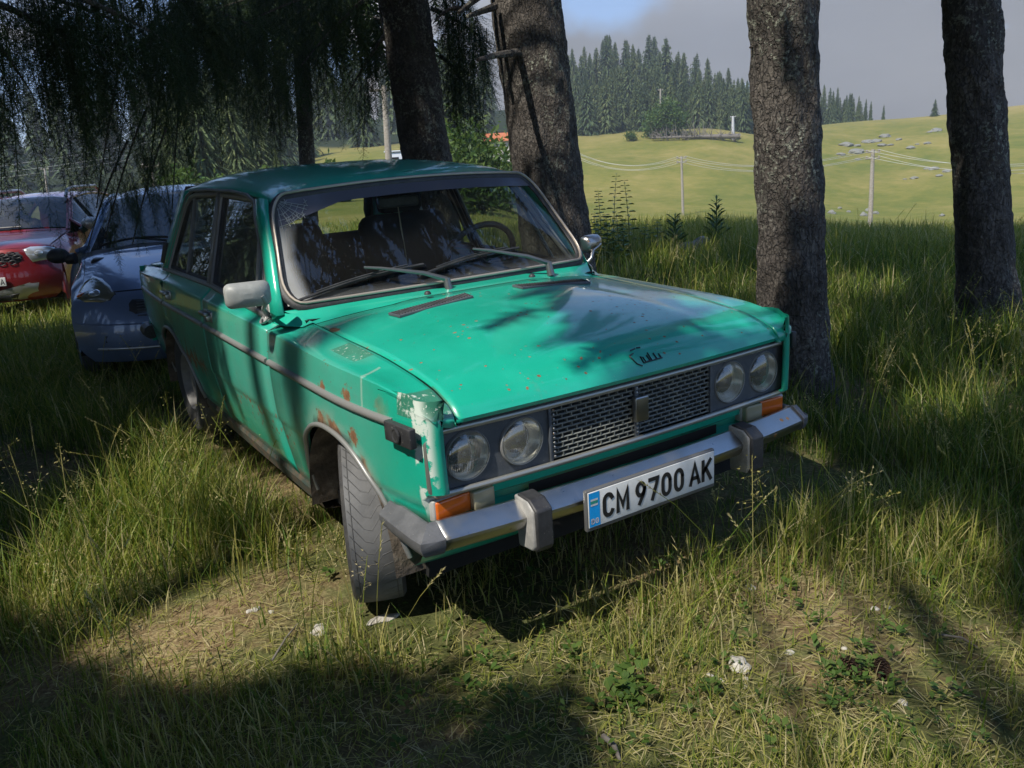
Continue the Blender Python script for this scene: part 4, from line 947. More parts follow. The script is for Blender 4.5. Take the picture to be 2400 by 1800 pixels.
# ------------------------------------------------------------------ ground spots to be sunlit, traced along the sun; crowns are cut open there
LIT = [[(-3.05, -.87), (-2.28, -.62), (-1.0, -.57), (-1.20, -.40), (-1.42, -.17), (-1.02, .0), (-.97, .3), (-.82, .55), (-.80, 1.14), (-.60, 1.17), (-.26, .80), (.0, .60), (.34, .48), (.60, .42), (.57, .46), (.74, .88), (1.08, 1.22), (1.28, .78), (1.62, .62), (2.3, .3), (2.1, -.55), (1.3, -.48), (.75, -.46), (.60, -.55), (.59, -.68), (.42, -.9), (.13, -1.04), (.15, -1.24), (-.09, -1.58), (-.62, -1.76), (-1.15, -1.85), (-1.54, -1.54), (-1.6, -1.28), (-2.22, -1.09), (-3.05, -.98)],
       [(-15.6, -1.9), (-15.6, -.3), (-9.6, -.5), (-8.9, -1.0), (-9.3, -1.7)], [(.32, .98), (.48, .98), (.44, 1.24), (.25, 1.42), (.02, 1.5), (.02, 1.3), (.2, 1.1)],
       [(-2.2, 4.5), (-1.2, 4.6), (-1.0, 4.9), (-2.0, 5.0)], [(-.60, 2.0), (-.44, 2.0), (-.72, 3.7), (-.92, 3.7)], [(-3.55, 2.5), (-3.3, 2.5), (-3.6, 4.8), (-3.95, 4.8)], [(.0, 2.0), (.35, 1.9), (.45, 2.3), (.1, 2.4)], [(-1.15, 2.7), (-.85, 2.6), (-.8, 3.3), (-1.1, 3.3)]]
BLOBS = [(-1.02, -.95, .30, .13), (-.42, -.31, .085, .22), (-.50, -.02, .10, .10)]
def inpoly(px, py_, P):
    c = np.zeros(np.shape(px), bool); n = len(P)
    for i in range(n):
        (x0, y0), (x1, y1) = P[i-1], P[i]
        if y0 == y1: continue
        c ^= ((y0 > py_) != (y1 > py_)) & (px < (x1-x0)*(py_-y0)/(y1-y0)+x0)
    return c
_RG = .04; _U0, _V0 = -18.0, -4.0; _uu, _vv = np.meshgrid(_U0+_RG*np.arange(560), _V0+_RG*np.arange(300), indexing='ij'); _LM = {}
def lit(u, v, grow=.10):                                             # looked up in a raster of the polygons
    if grow not in _LM:
        L = np.zeros(_uu.shape, bool)
        for P in LIT:
            L |= inpoly(_uu, _vv, P)
            for a in range(0, 360, 45): L |= inpoly(_uu+grow*math.cos(R(a)), _vv+grow*math.sin(R(a)), P)
        for (bx, by, ru, rv) in BLOBS: L &= ~((((_uu-bx)/ru)**2+((_vv-by)/rv)**2) < 1)
        _LM[grow] = L
    i, j = int((u[0]-_U0)/_RG), int((v[0]-_V0)/_RG)
    return [0 <= i < 560 and 0 <= j < 300 and bool(_LM[grow][i, j])]
# ------------------------------------------------------------------ spruce foliage pieces
def needle_spray(L, n_tw, seed, droop=1.0, card=False):
    """a hanging spray along -z of length L: returns verts, tris"""
    r = np.random.default_rng(seed); V = []; Fc = []; ph = r.uniform(0, 6.28)
    def tri(a, b, c): k = len(V); V.extend([a, b, c]); Fc.append((k, k+1, k+2))
    cur = np.array([r.normal(0, .08), r.normal(0, .08)])
    for i in range(n_tw):
        t_ = (i+.5)/n_tw; base = np.array([cur[0]*t_*t_*L, cur[1]*t_*t_*L, -L*t_]); a = ph+i*2.4
        ln = ((.07+.17*(1-t_)**1.2*r.uniform(.4, 1.25)) if not card else (.05+.10*(1-t_)*r.uniform(.5, 1.2))*1.5)
        d = np.array([math.cos(a)*.75, math.sin(a)*.75, -(.75*droop if card else r.uniform(.25, .8))]); d /= np.linalg.norm(d); s_ = np.cross(d, [0, 0, 1]); s_ /= np.linalg.norm(s_); q = np.cross(s_, d)
        if card:
            w_ = .022; tri(base-s_*w_, base+s_*w_, base+d*ln); tri(base-q*w_, base+q*w_, base+d*ln*.9)
            continue
        tri(base-s_*.0022, base+s_*.0022, base+d*ln)
        m_ = max(6, int(ln/.0075))
        for j in range(m_):
            p = base+d*ln*(j+.5)/m_; e = (s_ if j % 2 else -s_)*.75+q*(.6 if j % 4 < 2 else -.5)+d*.8; e /= np.linalg.norm(e)
            tri(p-d*.0026, p+d*.0026, p+e*.024)
    w_ = .004
    for i in range(6):
        t0, t1 = i/6, (i+1)/6; a = np.array([cur[0]*t0*t0*L, cur[1]*t0*t0*L, -L*t0]); b_ = np.array([cur[0]*t1*t1*L, cur[1]*t1*t1*L, -L*t1])
        for sx in ((1, 0, 0), (0, 1, 0)):
            s3 = np.array(sx)*w_*(1-t0*.7); tri(a-s3, a+s3, b_+s3*.8); tri(a-s3, b_+s3*.8, b_-s3*.8)
    return np.array(V), np.array(Fc)
SPR = [needle_spray(.75, 46, s_) for s_ in range(6)]; SPRc = [needle_spray(.5, 26, 50+s_, .6, True) for s_ in range(4)]
def place(templates, pts, rots, scales, tilt=None):
    VV, FF, TI = [], [], []; b = 0
    for i, p in enumerate(pts):
        V, F_ = templates[i % len(templates)]; c, s_ = math.cos(rots[i]), math.sin(rots[i]); v = V*scales[i]
        v = np.stack([v[:, 0]*c-v[:, 1]*s_, v[:, 0]*s_+v[:, 1]*c, v[:, 2]], 1)
        if tilt is not None: v[:, 0] += -v[:, 2]*tilt[i][0]; v[:, 1] += -v[:, 2]*tilt[i][1]
        VV.append(v+p); FF.append(F_+b); b += len(V); TI.append(np.full(len(V), random.random()*.8+.1))
    return (np.concatenate(VV), np.concatenate(FF), np.concatenate(TI)) if VV else None
def trunk(name, base, top, r0, r1, parent, seed, detail=1, flare=.35, h_=None):
    base, top = np.array(base, float), np.array(top, float); L = np.linalg.norm(top-base); nz = int(L*(34 if detail else 4)); na = 110 if detail else 16
    th = np.linspace(0, 2*math.pi, na, endpoint=False); V = []
    for i in range(nz+1):
        t_ = i/nz; c = base+(top-base)*t_; zz = t_*L; rr = lerp(r0, r1, t_)*(1+flare*math.exp(-zz/.26)*1.4)
        for a in th:
            rad = rr
            if detail:
                q = Vector((math.cos(a)*r0*1.0+seed, math.sin(a)*r0, zz*.45)); q2 = q*11
                n1 = mn.noise(q*5); n2 = mn.noise(q2); n3 = mn.noise(Vector((math.cos(a)*r0*40+seed, math.sin(a)*r0*40, zz*26)))
                rad *= 1+.035*n1+.25*math.exp(-zz/.25)*mn.noise(Vector((math.cos(a)*1.7+seed, math.sin(a)*1.7, 0)))
                rad += .016*max(-.6, n2)+.010*abs(n3)+.006*(1 if mn.noise(q2*1.7) > .25 else 0)
            V.append((c[0]+rad*math.cos(a), c[1]+rad*math.sin(a), c[2]))
    V = np.array(V); idx = np.arange((nz+1)*na).reshape(nz+1, na); nx = np.roll(idx, -1, 1)
    F_ = np.stack([idx[:-1], nx[:-1], nx[1:], idx[1:]], -1).reshape(-1, 4); return bulk(name, V, F_, BARK, parent, smooth=True)
def limb_path(p0, az_, L, up0, droop, n=9):
    P = []
    for i in range(n): t_ = i/(n-1); P.append(np.array([p0[0]+math.cos(az_)*L*t_, p0[1]+math.sin(az_)*L*t_, p0[2]+up0*L*t_-droop*L*t_*t_]))
    return P
def spruce(name, label, base, leanto, r0, r1, crown, seed, detail=1, rad=2.8, group=None, cover=1.0, whorls=22, azs=None):
    """crown=(z0,z1) heights; leanto = point on the axis used for the lean"""
    random.seed(seed); b = np.array(base, float); b[2] = Hs(b[0], b[1])-.05
    ax = np.array(leanto)-b; ax = ax/ax[2]; top = b+ax*4.6
    tr = thing(name, label, 'tree', tuple(b), 0, group); ht = crown[1]+.8
    o = trunk('trunk', (0, 0, 0), tuple(ax*4.8), r0, r1, tr, seed, detail)
    m = MB(); axu = np.array([ax[0]*.5, ax[1]*.5, 1.0]); m.tube([ax*4.7, ax*4.7+axu*(ht-4.7)*.5, ax*4.7+axu*(ht-4.7)], [r1, r1*.6, .03], 12)
    m.build('upper_trunk', BARK, tr, sharp=60)
    pts, rots, scl = [], [], []; lm = MB()
    for k in range(whorls):
        z = lerp(crown[0], crown[1], (k+.5*random.random())/whorls); R_ = rad*(1-((z-crown[0])/(crown[1]-crown[0]+.01))**1.3*.85)
        for j in range(6):
            a = k*1.1+j*math.pi/3+random.uniform(-.25, .25); L = R_*random.uniform(.75, 1.1); c0 = (ax*z if z < 4.7 else ax*4.7+axu*(z-4.7))
            P = limb_path(c0, a, L, .10, .32); last = 1; stop = False
            for i in range(1, len(P)):
                W = P[i]+b; u, v = W[0]-.19*W[2], W[1]+.71*W[2]
                if lit([u], [v], .06)[0]: stop = True
                if not stop: last = i
                for q in range(3 if L < 2.8 else 4+int(L > 3.6)):
                    t_ = random.random(); p = P[i-1]*(1-t_)+P[i]*t_; s2 = random.uniform(-1, 1)*L*.22*(1-i/len(P)*.4); p = p+np.array([-math.sin(a)*s2, math.cos(a)*s2, random.uniform(-.1, .05)])
                    W = p+b; u, v = W[0]-.19*(W[2]-.2), W[1]+.71*(W[2]-.2)
                    if random.random() < cover and not lit([u], [v], .13)[0] and not lit([u+.06], [v-.22], .06)[0] and not (v > .9 and u < 1.5 and mn.noise(Vector((u*1.5, v*1.5, 3.3))) > .17 and not (-3.8 < u < .3 and v < 2.0)): pts.append(p); rots.append(random.uniform(0, 6.28)); scl.append(random.uniform(.7, 1.3))
            if last > 1: lm.tube(P[:last+1], [lerp(.035, .006, i/len(P)) for i in range(last+1)], 5, caps=False)
    lm.build('limbs', BARK, tr, sharp=60)
    g = place(SPRc, pts, rots, scl)
    if g: bulk('crown', g[0], g[1], NEEDLE, tr, g[2])
    return tr
def hang_branch(parent, P0, P1, n_sp, len_rng, seed, name='bough', sag=.25, dens=SPR, wood=.018):
    """a bough from P0 to P1 with hanging sprays"""
    random.seed(seed); P0, P1 = np.array(P0, float), np.array(P1, float); path = [P0+(P1-P0)*t_-np.array([0, 0, sag*math.sin(math.pi*t_*.5)**2*0+sag*t_*t_]) for t_ in np.linspace(0, 1, 10)]
    m = MB(); m.tube(path, [lerp(wood, .004, i/9) for i in range(10)], 6); bo = m.build(name, BARK, parent, sharp=60)
    side = np.cross(P1-P0, [0, 0, 1]); side /= np.linalg.norm(side)+1e-9; pts, rots, sc, tl = [], [], [], []
    for i in range(n_sp):
        t_ = random.uniform(.08, 1.0)**.8; k = t_*9; j = min(8, int(k)); p = path[j]*(1-(k-j))+path[j+1]*(k-j); p = p+side*random.gauss(0, .20)+np.array([0, 0, random.uniform(-.05, .12)])
        pts.append(p); rots.append(random.uniform(0, 6.28)); sc.append(random.uniform(*len_rng)/.75); tl.append((random.gauss(0, .10), random.gauss(0, .10)))
    g = place(dens, pts, rots, sc, tl); bulk('needles', g[0], g[1], NEEDLE, bo, g[2])
def vis_base(px, py_, r): p = at(px, py_, r); return (p[0], p[1], 0)
# five trunks in view (bases and tops measured), crowns above the frame
bR = vis_base(1868, 960, 4.67); lR = at(1833, 0, 4.67)
spruce('spruce_tree', 'rough grey spruce trunk just behind the right front corner of the green car', bR, lR, .162, .155, (4.7, 13), 11, rad=3.3, cover=1.0)
bF = vis_base(2318, 790, 6.75); lF = at(2275, 0, 6.75)
spruce('spruce_tree', 'dark shaded spruce trunk nearest the right edge, standing alone', bF, lF, .172, .166, (7.0, 14), 12, rad=2.2, cover=.6)
bB = vis_base(1330, 760, 7.0); lB = at(1232, 0, 7.0)
big = spruce('spruce_tree', 'thick spruce trunk with pale lichen and a sunlit edge behind the windscreen pillar', bB, lB, .278, .250, (5.5, 15), 13, rad=2.6, cover=.7)
bD = vis_base(1042, 600, 8.3); lD = at(945, 0, 8.3)
darkt = spruce('spruce_tree', 'thick dark spruce trunk in deep shade rising behind the car roof', bD, lD, .225, .215, (3.9, 15), 14, rad=3.0, cover=.8)
bT = vis_base(722, 560, 13.5); lT = at(700, 0, 13.5)
thin = spruce('spruce_tree', 'thin spruce trunk half hidden by hanging boughs above the rear of the car roof', bT, lT, .115, .11, (3.6, 12), 15, rad=2.2, cover=.8)
# trees outside the frame on the sunny side, which shade the cars
OUT = []
for i, (x, y, rd_, z0) in enumerate(((-1.6, -6.6, 3.3, 3.4), (4.8, -8.2, 3.4, 3.6), (-5.6, -5.4, 3.3, 3.4), (-9.6, -6.6, 3.2, 3.6), (5.6, -5.6, 3.2, 3.6), (-3.4, -9.8, 3.4, 4.5), (.4, -11.4, 3.4, 5), (-8.8, -3.4, 2.6, 3.8), (4.7, -2.7, 4.3, 4.2), (-3.4, -3.2, 2.6, 3.8), (3.7, -5.0, 4.2, 4.0), (1.2, -8.6, 3.4, 4.0))):
    OUT.append((x, y, z0)); o_ = spruce('spruce_tree', 'tall spruce beside the photographer on the sunny side, outside the picture', (x, y, 0), (x+.1, y-.1, 5), .20, .18, (z0, 13.5), 40+i, detail=0, rad=rd_, group='spruces outside the picture', cover=1.0, whorls=24)
    OUT[-1] = OUT[-1]+(o_,)
# unseen boughs added to those trees, hung where they fill in deep shade
SHD = [([(-3.6, -.58), (-1.5, -.48), (-1.55, -.1), (-1.6, .3), (-3.6, .3)], 70, 0), ([(-3.1, .3), (-1.15, .5), (-1.0, 1.3), (-1.2, 1.9), (-3.1, 1.9)], 70, 0), ([(-.58, 1.22), (-.2, .86), (.05, .67), (.36, .56), (.58, .52), (.72, .98), (1.0, 1.35), (1.0, 2.0), (-.6, 2.0)], 60, 0), ([(-.42, 1.7), (.12, 1.7), (-.6, 5.2), (-1.2, 5.2)], 34, 0), ([(-.95, 3.9), (-.25, 3.9), (-1.0, 8), (-1.7, 8)], 22, 0), ([(-3.2, 1.9), (1.5, 1.4), (1.7, 2.6), (.6, 4.8), (-3.2, 5.2)], 7, .10),
       ([(-1.3, -2.9), (2.0, -2.9), (1.45, -.75), (.80, -.54), (.66, -.64), (.48, -1.0), (.2, -1.32), (-.06, -1.68), (-.6, -1.88), (-1.2, -1.95)], 12, .24), ([(-4.5, -3.2), (-1.2, -3.2), (-1.25, -1.95), (-1.7, -1.6), (-2.3, -1.2), (-4.5, -1.1)], 9, .2), ([(-9, -1.1), (-3.2, -.9), (-1.5, -.45), (-1.5, .5), (-1.1, 1.3), (-3.0, 2.4), (-9, 2.6)], 8, .3)]
random.seed(99); bins = {}
for P_, dens_, dap in SHD:
    xs = [p[0] for p in P_]; ys = [p[1] for p in P_]; n_ = int((max(xs)-min(xs))*(max(ys)-min(ys))*dens_)
    for _ in range(n_):
        u, v = random.uniform(min(xs), max(xs)), random.uniform(min(ys), max(ys))
        if not inpoly(np.array([u]), np.array([v]), P_)[0] or lit([u], [v], .12 if dens_ > 50 else .06)[0] or (dap and mn.noise(Vector((u*1.6, v*1.6, 7.7))) > dap): continue
        h_ = random.uniform(4.6, 8.5); x, y = u+.19*h_, v-.71*h_; k = min(range(len(OUT)), key=lambda i: (OUT[i][0]-x)**2+(OUT[i][1]-y)**2); bins.setdefault(k, []).append((x, y, h_+.12))
for k, L_ in bins.items():
    tr = OUT[k][3]; b = np.array(tr.location); pts, lm = [], MB()
    for i, p in enumerate(L_):
        q = np.array(p)-b
        for _ in range(5): pts.append(q+np.array([random.gauss(0, .10), random.gauss(0, .10), random.gauss(0, .06)]))
        if i % 5 == 0: lm.tube([(0, 0, q[2]-.2), tuple(q*np.array([.5, .5, 1])+[0, 0, .12]), tuple(q)], [.025, .015, .005], 4, caps=False)
    g = place(SPRc, pts, [random.uniform(0, 6.28) for _ in pts], [random.uniform(.45, .75) for _ in pts]); bulk('shade_foliage', g[0], g[1], NEEDLE, tr, g[2]); lm.build('boughs', BARK, tr, sharp=60)  # foliage and boughs added only to cast shade
# ------------------------------------------------------------------ helpers that find where a sight line meets the terrain
def hit(px, py_):
    d = cray(px, py_); hd = math.hypot(d[0], d[1])
    for r in np.geomspace(1.2, 420, 700):
        p = CAM+d*(r/hd)
        if p[2] < Hs(p[0], p[1]): return np.array([p[0], p[1], Hs(p[0], p[1])])
    return p
def gpt(p, dz=0): return (float(p[0]), float(p[1]), Hs(p[0], p[1])+dz)
# ------------------------------------------------------------------ boughs hanging into the top of the picture
def to_local(tr, p): return np.array(p)-np.array(tr.location)
lefttree = spruce('spruce_tree', 'spruce whose long hanging boughs fill the upper left, trunk outside the picture', (-4.4, -3.7, 0), (-4.3, -3.8, 5), .22, .2, (4.0, 13), 31, detail=0, rad=2.8, cover=1.0)
random.seed(21); k_ = 0
for (tr, x0, y0, x1, y1, r0, r1, n, l0, l1) in (
    (lefttree, -120, -60, 330, 20, 5.6, 6.6, 46, .5, 1.0), (lefttree, -60, -10, 250, 90, 5.2, 5.9, 40, .4, .85), (lefttree, -100, -90, 520, -20, 6.2, 7.4, 50, .6, 1.1),
    (lefttree, 60, -50, 420, 60, 5.0, 6.0, 44, .4, .9), (lefttree, 200, -70, 620, 30, 6.5, 7.8, 46, .5, 1.0), (lefttree, -80, 20, 60, 150, 5.0, 5.5, 22, .5, .9),
    (lefttree, 300, 60, 215, 430, 6.3, 6.0, 30, .25, .50), (lefttree, 400, 80, 335, 400, 6.6, 6.3, 30, .25, .5), (lefttree, 430, 150, 395, 440, 6.8, 6.7, 18, .2, .35), (lefttree, 150, 60, 190, 250, 5.6, 5.6, 16, .3, .5), (lefttree, 300, 330, 195, 520, 6.1, 5.9, 22, .14, .30),
    (lefttree, 345, 250, 235, 500, 6.0, 5.9, 34, .18, .34), (lefttree, 390, 300, 300, 520, 6.2, 6.1, 26, .15, .3),
    (darkt, 900, -60, 560, 10, 8.2, 7.6, 40, .5, .9), (darkt, 880, -20, 700, 110, 8.2, 7.8, 34, .4, .8), (darkt, 920, 60, 800, 200, 8.3, 8.0, 30, .4, .7), (darkt, 1000, -70, 1120, 10, 8.3, 8.3, 30, .5, 1.1), (darkt, 1010, 20, 1150, 70, 8.6, 8.8, 30, .5, 1.0), (darkt, 1030, 130, 1100, 180, 8.7, 8.9, 26, .5, .9),
    (darkt, 860, -60, 480, -10, 8.8, 9.8, 44, .6, 1.1), (thin, 700, -40, 520, 60, 13.4, 12.6, 34, .8, 1.5), (thin, 710, 60, 580, 150, 13.4, 12.8, 34, .8, 1.4), (thin, 715, 150, 600, 240, 13.5, 12.9, 30, .7, 1.2), (thin, 700, 0, 800, 80, 13.4, 12.6, 26, .8, 1.4), (thin, 700, -60, 420, -20, 13.4, 11.6, 36, .9, 1.6), (thin, 712, 120, 830, 210, 13.4, 13.2, 24, .6, 1.0),
    (big, 1080, 20, 1010, 5, 7.0, 6.8, 4, .1, .2)):
    k_ += 1; hang_branch(tr, to_local(tr, at(x0, y0, r0)), to_local(tr, at(x1, y1, r1)), int(n*((1.0 if y1 < 260 else 1.1) if tr is lefttree else .86)), (l0*.85, l1*.85), 100+k_, sag=.15, wood=.022 if y1 < 260 or tr is not lefttree else .008)
m = MB(); m.tube([to_local(big, at(1215, 122, 6.75)), to_local(big, at(1160, 130, 6.4)), to_local(big, at(1120, 140, 6.1))], [.03, .022, .012], 8); m.build('broken_branch', BARK, big)
m = MB(); m.tube([to_local(big, at(1160, 15, 6.8)), to_local(big, at(1095, 38, 6.5))], [.03, .014], 7); m.tube([to_local(big, at(1150, -30, 6.9)), to_local(big, at(1075, 30, 6.6))], [.034, .014], 7); m.build('branch', BARK, big)
m = MB()                                                             # bark stubs and knobs that break the outline
for px_, py_ in ((1768, 58), (1900, 52), (1770, 105), (1906, 190)): p = to_local(car, at(px_, py_, 4.62)); m.tube([p, p+np.array(rt)*(.028 if px_ > 1830 else -.028)-np.array([0, 0, .012])], [.013, .004], 7)
st = m.build('bark_stubs', BARK, None); st.parent = bpy.data.objects['spruce_tree']; st.location = tuple(-np.array(bpy.data.objects['spruce_tree'].location))

# ------------------------------------------------------------------ conifers in the distance
def conifer_mesh(seed, lev, nb, sub, trunkw=.012, base=.05, lw=.26):
    r = np.random.default_rng(seed); V, T, Fc = [], [], []
    def tri(a, b, c, t_): k = len(V); V.extend([a, b, c]); T.extend([t_]*3); Fc.append((k, k+1, k+2))
    ph = r.uniform(0, 6.28); asym = r.uniform(.8, 1.1)
    for i in range(lev):
        h_ = base+(1-base)*(i+.3)/lev; R_ = (.165*(1-h_)**.62+.004)*asym*r.uniform(.75, 1.15); n = max(4, int(nb*(1-h_*.55)))
        for j in range(n):
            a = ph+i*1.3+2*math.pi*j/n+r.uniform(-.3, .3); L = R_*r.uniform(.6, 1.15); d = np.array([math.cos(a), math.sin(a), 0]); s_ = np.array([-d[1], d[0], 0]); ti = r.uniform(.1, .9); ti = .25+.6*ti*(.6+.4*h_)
            for k in range(sub):
                t0 = k/sub; t1 = (k+1.5)/sub; z0 = h_+.02*t0-.075*t0*t0*(L/.12); z1 = h_+.02*t1-.075*t1*t1*(L/.12)-r.uniform(0, .012); w_ = L*lw*(1-t0*.5)*r.uniform(.6, 1.3)
                p0 = d*L*t0; p1 = d*L*min(t1, 1.08)
                tri(p0+s_*w_*.5+[0, 0, z0-.008], p0-s_*w_*.5+[0, 0, z0-.008], p1+[0, 0, z1], ti+r.uniform(-.1, .1))
                tri(p0+[0, 0, z0+.004], p0+s_*w_*.6*r.choice([-1, 1])+[0, 0, z0-.02-r.uniform(0, .02)], p1*.8+[0, 0, z1-.012], ti-.08)
    for k in range(6):
        a0, a1 = k*math.pi/3, (k+1)*math.pi/3; p = np.array([math.cos(a0), math.sin(a0), 0])*trunkw; q = np.array([math.cos(a1), math.sin(a1), 0])*trunkw
        tri(p, q, np.array([0, 0, 1.0]), -1.0); tri(p-[0, 0, .05], q-[0, 0, .05], q, -1.0); tri(p-[0, 0, .05], q, p, -1.)
    for k in range(3): a = r.uniform(0, 6.28); tri(np.array([.003, 0, .95]), np.array([-.003, 0, .95]), np.array([0, 0, 1.03]), .5)
    return np.array(V), np.array(Fc), np.array(T)
def mk_con(t, b):
    a = t.new('ShaderNodeAttribute'); a.attribute_name = 'tint'; ti = S(t.nt, a.outputs['Fac']); oi = t.new('ShaderNodeObjectInfo'); rn = S(t.nt, oi.outputs['Random'])
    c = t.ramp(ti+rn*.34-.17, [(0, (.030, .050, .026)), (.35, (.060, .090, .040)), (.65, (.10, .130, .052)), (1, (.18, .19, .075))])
    c = t.mix(ti.lt(-.5), c, (.15, .13, .11)); t.link(c, b.inputs['Base Color']); b.inputs['Roughness'].default_value = .85; b.inputs['Specular IOR Level'].default_value = .15
CON = mat('conifer_foliage', fn=mk_con)
FAR = [conifer_mesh(200+i, 34+3*i, 13, 3) for i in range(7)]; MID = [conifer_mesh(300+i, 64, 24, 8, .010, .04, .13) for i in range(3)]
def con_proto(lst, nm):
    out = []
    for V, F_, T in lst:
        o = bulk(nm, V, F_, CON, tint=T); out.append(o.data); bpy.data.objects.remove(o)
    return out
FARM, MIDM = con_proto(FAR, 'conifer'), con_proto(MID, 'conifer')
def put_conifer(mesh, x, y, ht, wid, label, group, name='spruce_tree', dz=0):
    o = bpy.data.objects.new(name, mesh); COL.objects.link(o); o.location = (x, y, Hs(x, y)-.1+dz); o.scale = (ht*wid, ht*wid, ht); o.rotation_euler = (random.uniform(-.02, .02), random.uniform(-.02, .02), random.uniform(0, 6.28))
    return tag(o, label, 'tree', group)
random.seed(5)
# hill behind the meadow
tops = [(146, 5.0), (144.5, 6.2), (143.2, 5.6), (142, 6.1), (140, 6.0), (138.3, 6.0), (137, 5.7), (135.5, 4.8), (134, 4.3), (132.5, 3.3), (131, 2.6), (129, 2.1), (127.5, 1.8), (126, 1.6), (125.2, 1.2), (124.6, .7)]
n_r_ = 0
for row, (r0, r1, n) in enumerate(((162, 174, 44), (176, 196, 48), (198, 218, 46), (220, 246, 46))):
    for i in range(n):
        a = lerp(146.5, 125.3 if row > 1 else 130.8, (i+random.uniform(.0, .9))/n); r = random.uniform(r0, r1); x, y = polar(a, r); topel = interp(-a, [(-q[0], q[1]) for q in tops]); zt = CAM[2]+r*math.tan(R(topel))
        g0 = Hs(x, y); full = zt-g0; ht = full*random.uniform(.72, 1.0) if row >= 2 else min(full*.9, random.uniform(8, 13) if row else random.uniform(5, 10))
        if ht < 2.5: continue
        put_conifer(random.choice(FARM), x, y, min(ht, 22), random.uniform(1.15, 1.65), 'dark green spruce in the dense forest on the hill behind the meadow', 'spruces of the forest on the hill'); n_r_ += 1
for a, r, el in ((131.6, 208, 2.3), (130.6, 205, 2.7), (129.7, 205, 2.5), (128.4, 210, 1.9), (127.9, 206, 2.0), (127.1, 205, 1.9), (127.6, 209, 1.6), (127.4, 214, 2.1), (126.9, 210, 1.7), (126.7, 206, 1.9), (126.5, 212, 1.3), (126.0, 208, 1.5), (125.8, 213, 1.2), (125.1, 208, 1.1), (128.1, 212, 2.2), (128.6, 206, 1.6), (126.2, 204, 1.1), (125.5, 203, 1.3), (124.8, 202, .95), (124.1, 202, .7), (130.1, 215, 2.2), (128.9, 214, 1.7)):
    x, y = polar(a, r); g0 = Hs(x, y); put_conifer(random.choice(FARM), x, y, max(2, CAM[2]+r*math.tan(R(el))-g0), 1.0, 'small spruce on the skyline where the forest thins out', 'spruces thinning out along the skyline')
x, y = hit(2190, 273)[:2]; put_conifer(FARM[1], x, y, 3.2, 1.9, 'lone bushy shrub on the bare ridge between the two right trunks', None, 'ridge_shrub')
# valley forest on the left and behind the car
for row, (r0, r1, n, h0, h1, a0, a1) in enumerate(((62, 80, 24, 7.5, 11.5, 168, 149.5), (84, 105, 30, 9, 14, 177, 149), (122, 140, 28, 8, 15, 178.5, 150), (150, 190, 22, 14, 18, 178.5, 148), (215, 300, 22, 15, 20, 179, 147))):
    for i in range(n):
        a = lerp(a0, a1, (i+random.uniform(0, .9))/n)
        if row <= 1 and 152.4 < a < 161.5: continue
        if row == 1 and a > 168.5: continue
        if row == 0 and a < 152 : continue
        if row == 2 and 151.5 < a < 159.5: continue
        x, y = polar(a, random.uniform(r0, r1)); ht = random.uniform(h0, h1)
        if row == 2 and a > 168: ht *= .55
        put_conifer(random.choice(MIDM if row == 0 else FARM), x, y, ht, random.uniform(1.2, 1.7), 'spruce among the crowded trees of the valley beyond the parked cars', 'spruces of the valley forest')
for px_, r, ht, lab in ((480, 46, 9.5, 'sunlit full spruce standing forward of the valley forest, right of the hanging boughs'), (415, 44, 6.0, 'low bushy spruce above the roof of the blue hatchback'), (560, 50, 8.5, 'tall ragged spruce with bare twigs between the hanging boughs and thin trunk'), (650, 40, 3.2, 'small spruce just left of the thin trunk')):
    a, _ = azel(px_, 400); x, y = CAM[0]+r*math.cos(a), CAM[1]+r*math.sin(a); put_conifer(MIDM[int(px_) % 3], x, y, ht, 1.25, lab, None)
random.seed(77)
for i in range(26):                                                  # the rest of the clearing's edge, seen only in the cars' glass and paint
    a = lerp(181.5, 262, (i+random.random()*.7)/26); r = random.uniform(26, 42); x, y = polar(a, r); put_conifer(MIDM[i % 3], x, y, random.uniform(9, 15), random.uniform(1.4, 1.8), 'spruce on the far side of the clearing, outside the picture', 'spruces outside the picture on the far side')
# leafy trees and bushes
def leafy(name, label, cat, x, y, rx, rz, seed, n=4200, leaf=.10, trunk_h=.25, group=None, tint=(.2, .9)):
    r = np.random.default_rng(seed); root = thing(name, label, cat, (x, y, Hs(x, y)), 0, group); cs = r.normal(0, 1, (26, 3)); cs /= np.linalg.norm(cs, axis=1)[:, None]; cs *= r.uniform(.35, .85, (26, 1)); cs[:, 2] = np.abs(cs[:, 2])*.9
    w_ = cs[r.integers(0, 26, n)]+r.normal(0, .17, (n, 3)); P = w_*np.array([rx, rx, rz])+[0, 0, rz*trunk_h]; P[:, 2] = np.maximum(P[:, 2], .03)
    d = r.normal(0, 1, (n, 3)); d /= np.linalg.norm(d, axis=1)[:, None]; e = np.cross(d, r.normal(0, 1, (n, 3))); e /= np.linalg.norm(e, axis=1)[:, None]; sz = leaf*r.uniform(.6, 1.4, (n, 1))
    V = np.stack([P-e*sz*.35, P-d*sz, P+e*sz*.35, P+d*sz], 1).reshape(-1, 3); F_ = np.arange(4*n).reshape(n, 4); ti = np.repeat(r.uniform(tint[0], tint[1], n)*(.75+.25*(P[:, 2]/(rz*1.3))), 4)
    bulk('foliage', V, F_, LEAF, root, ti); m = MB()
    for k in range(5): q = cs[k]*np.array([rx, rx, rz])*.8+[0, 0, rz*trunk_h]; m.tube([(0, 0, -.1), (q[0]*.4, q[1]*.4, q[2]*.5), q], [rx*.05, rx*.03, rx*.01], 5)
    m.build('stems', BARK, root, sharp=60); return root
p = hit(1545, 312); leafy('round_bush', 'large round pale green bush in front of the hill forest', 'bush', p[0]+4, p[1]-3, 4.3, 5.2, 1, 7000, .28)
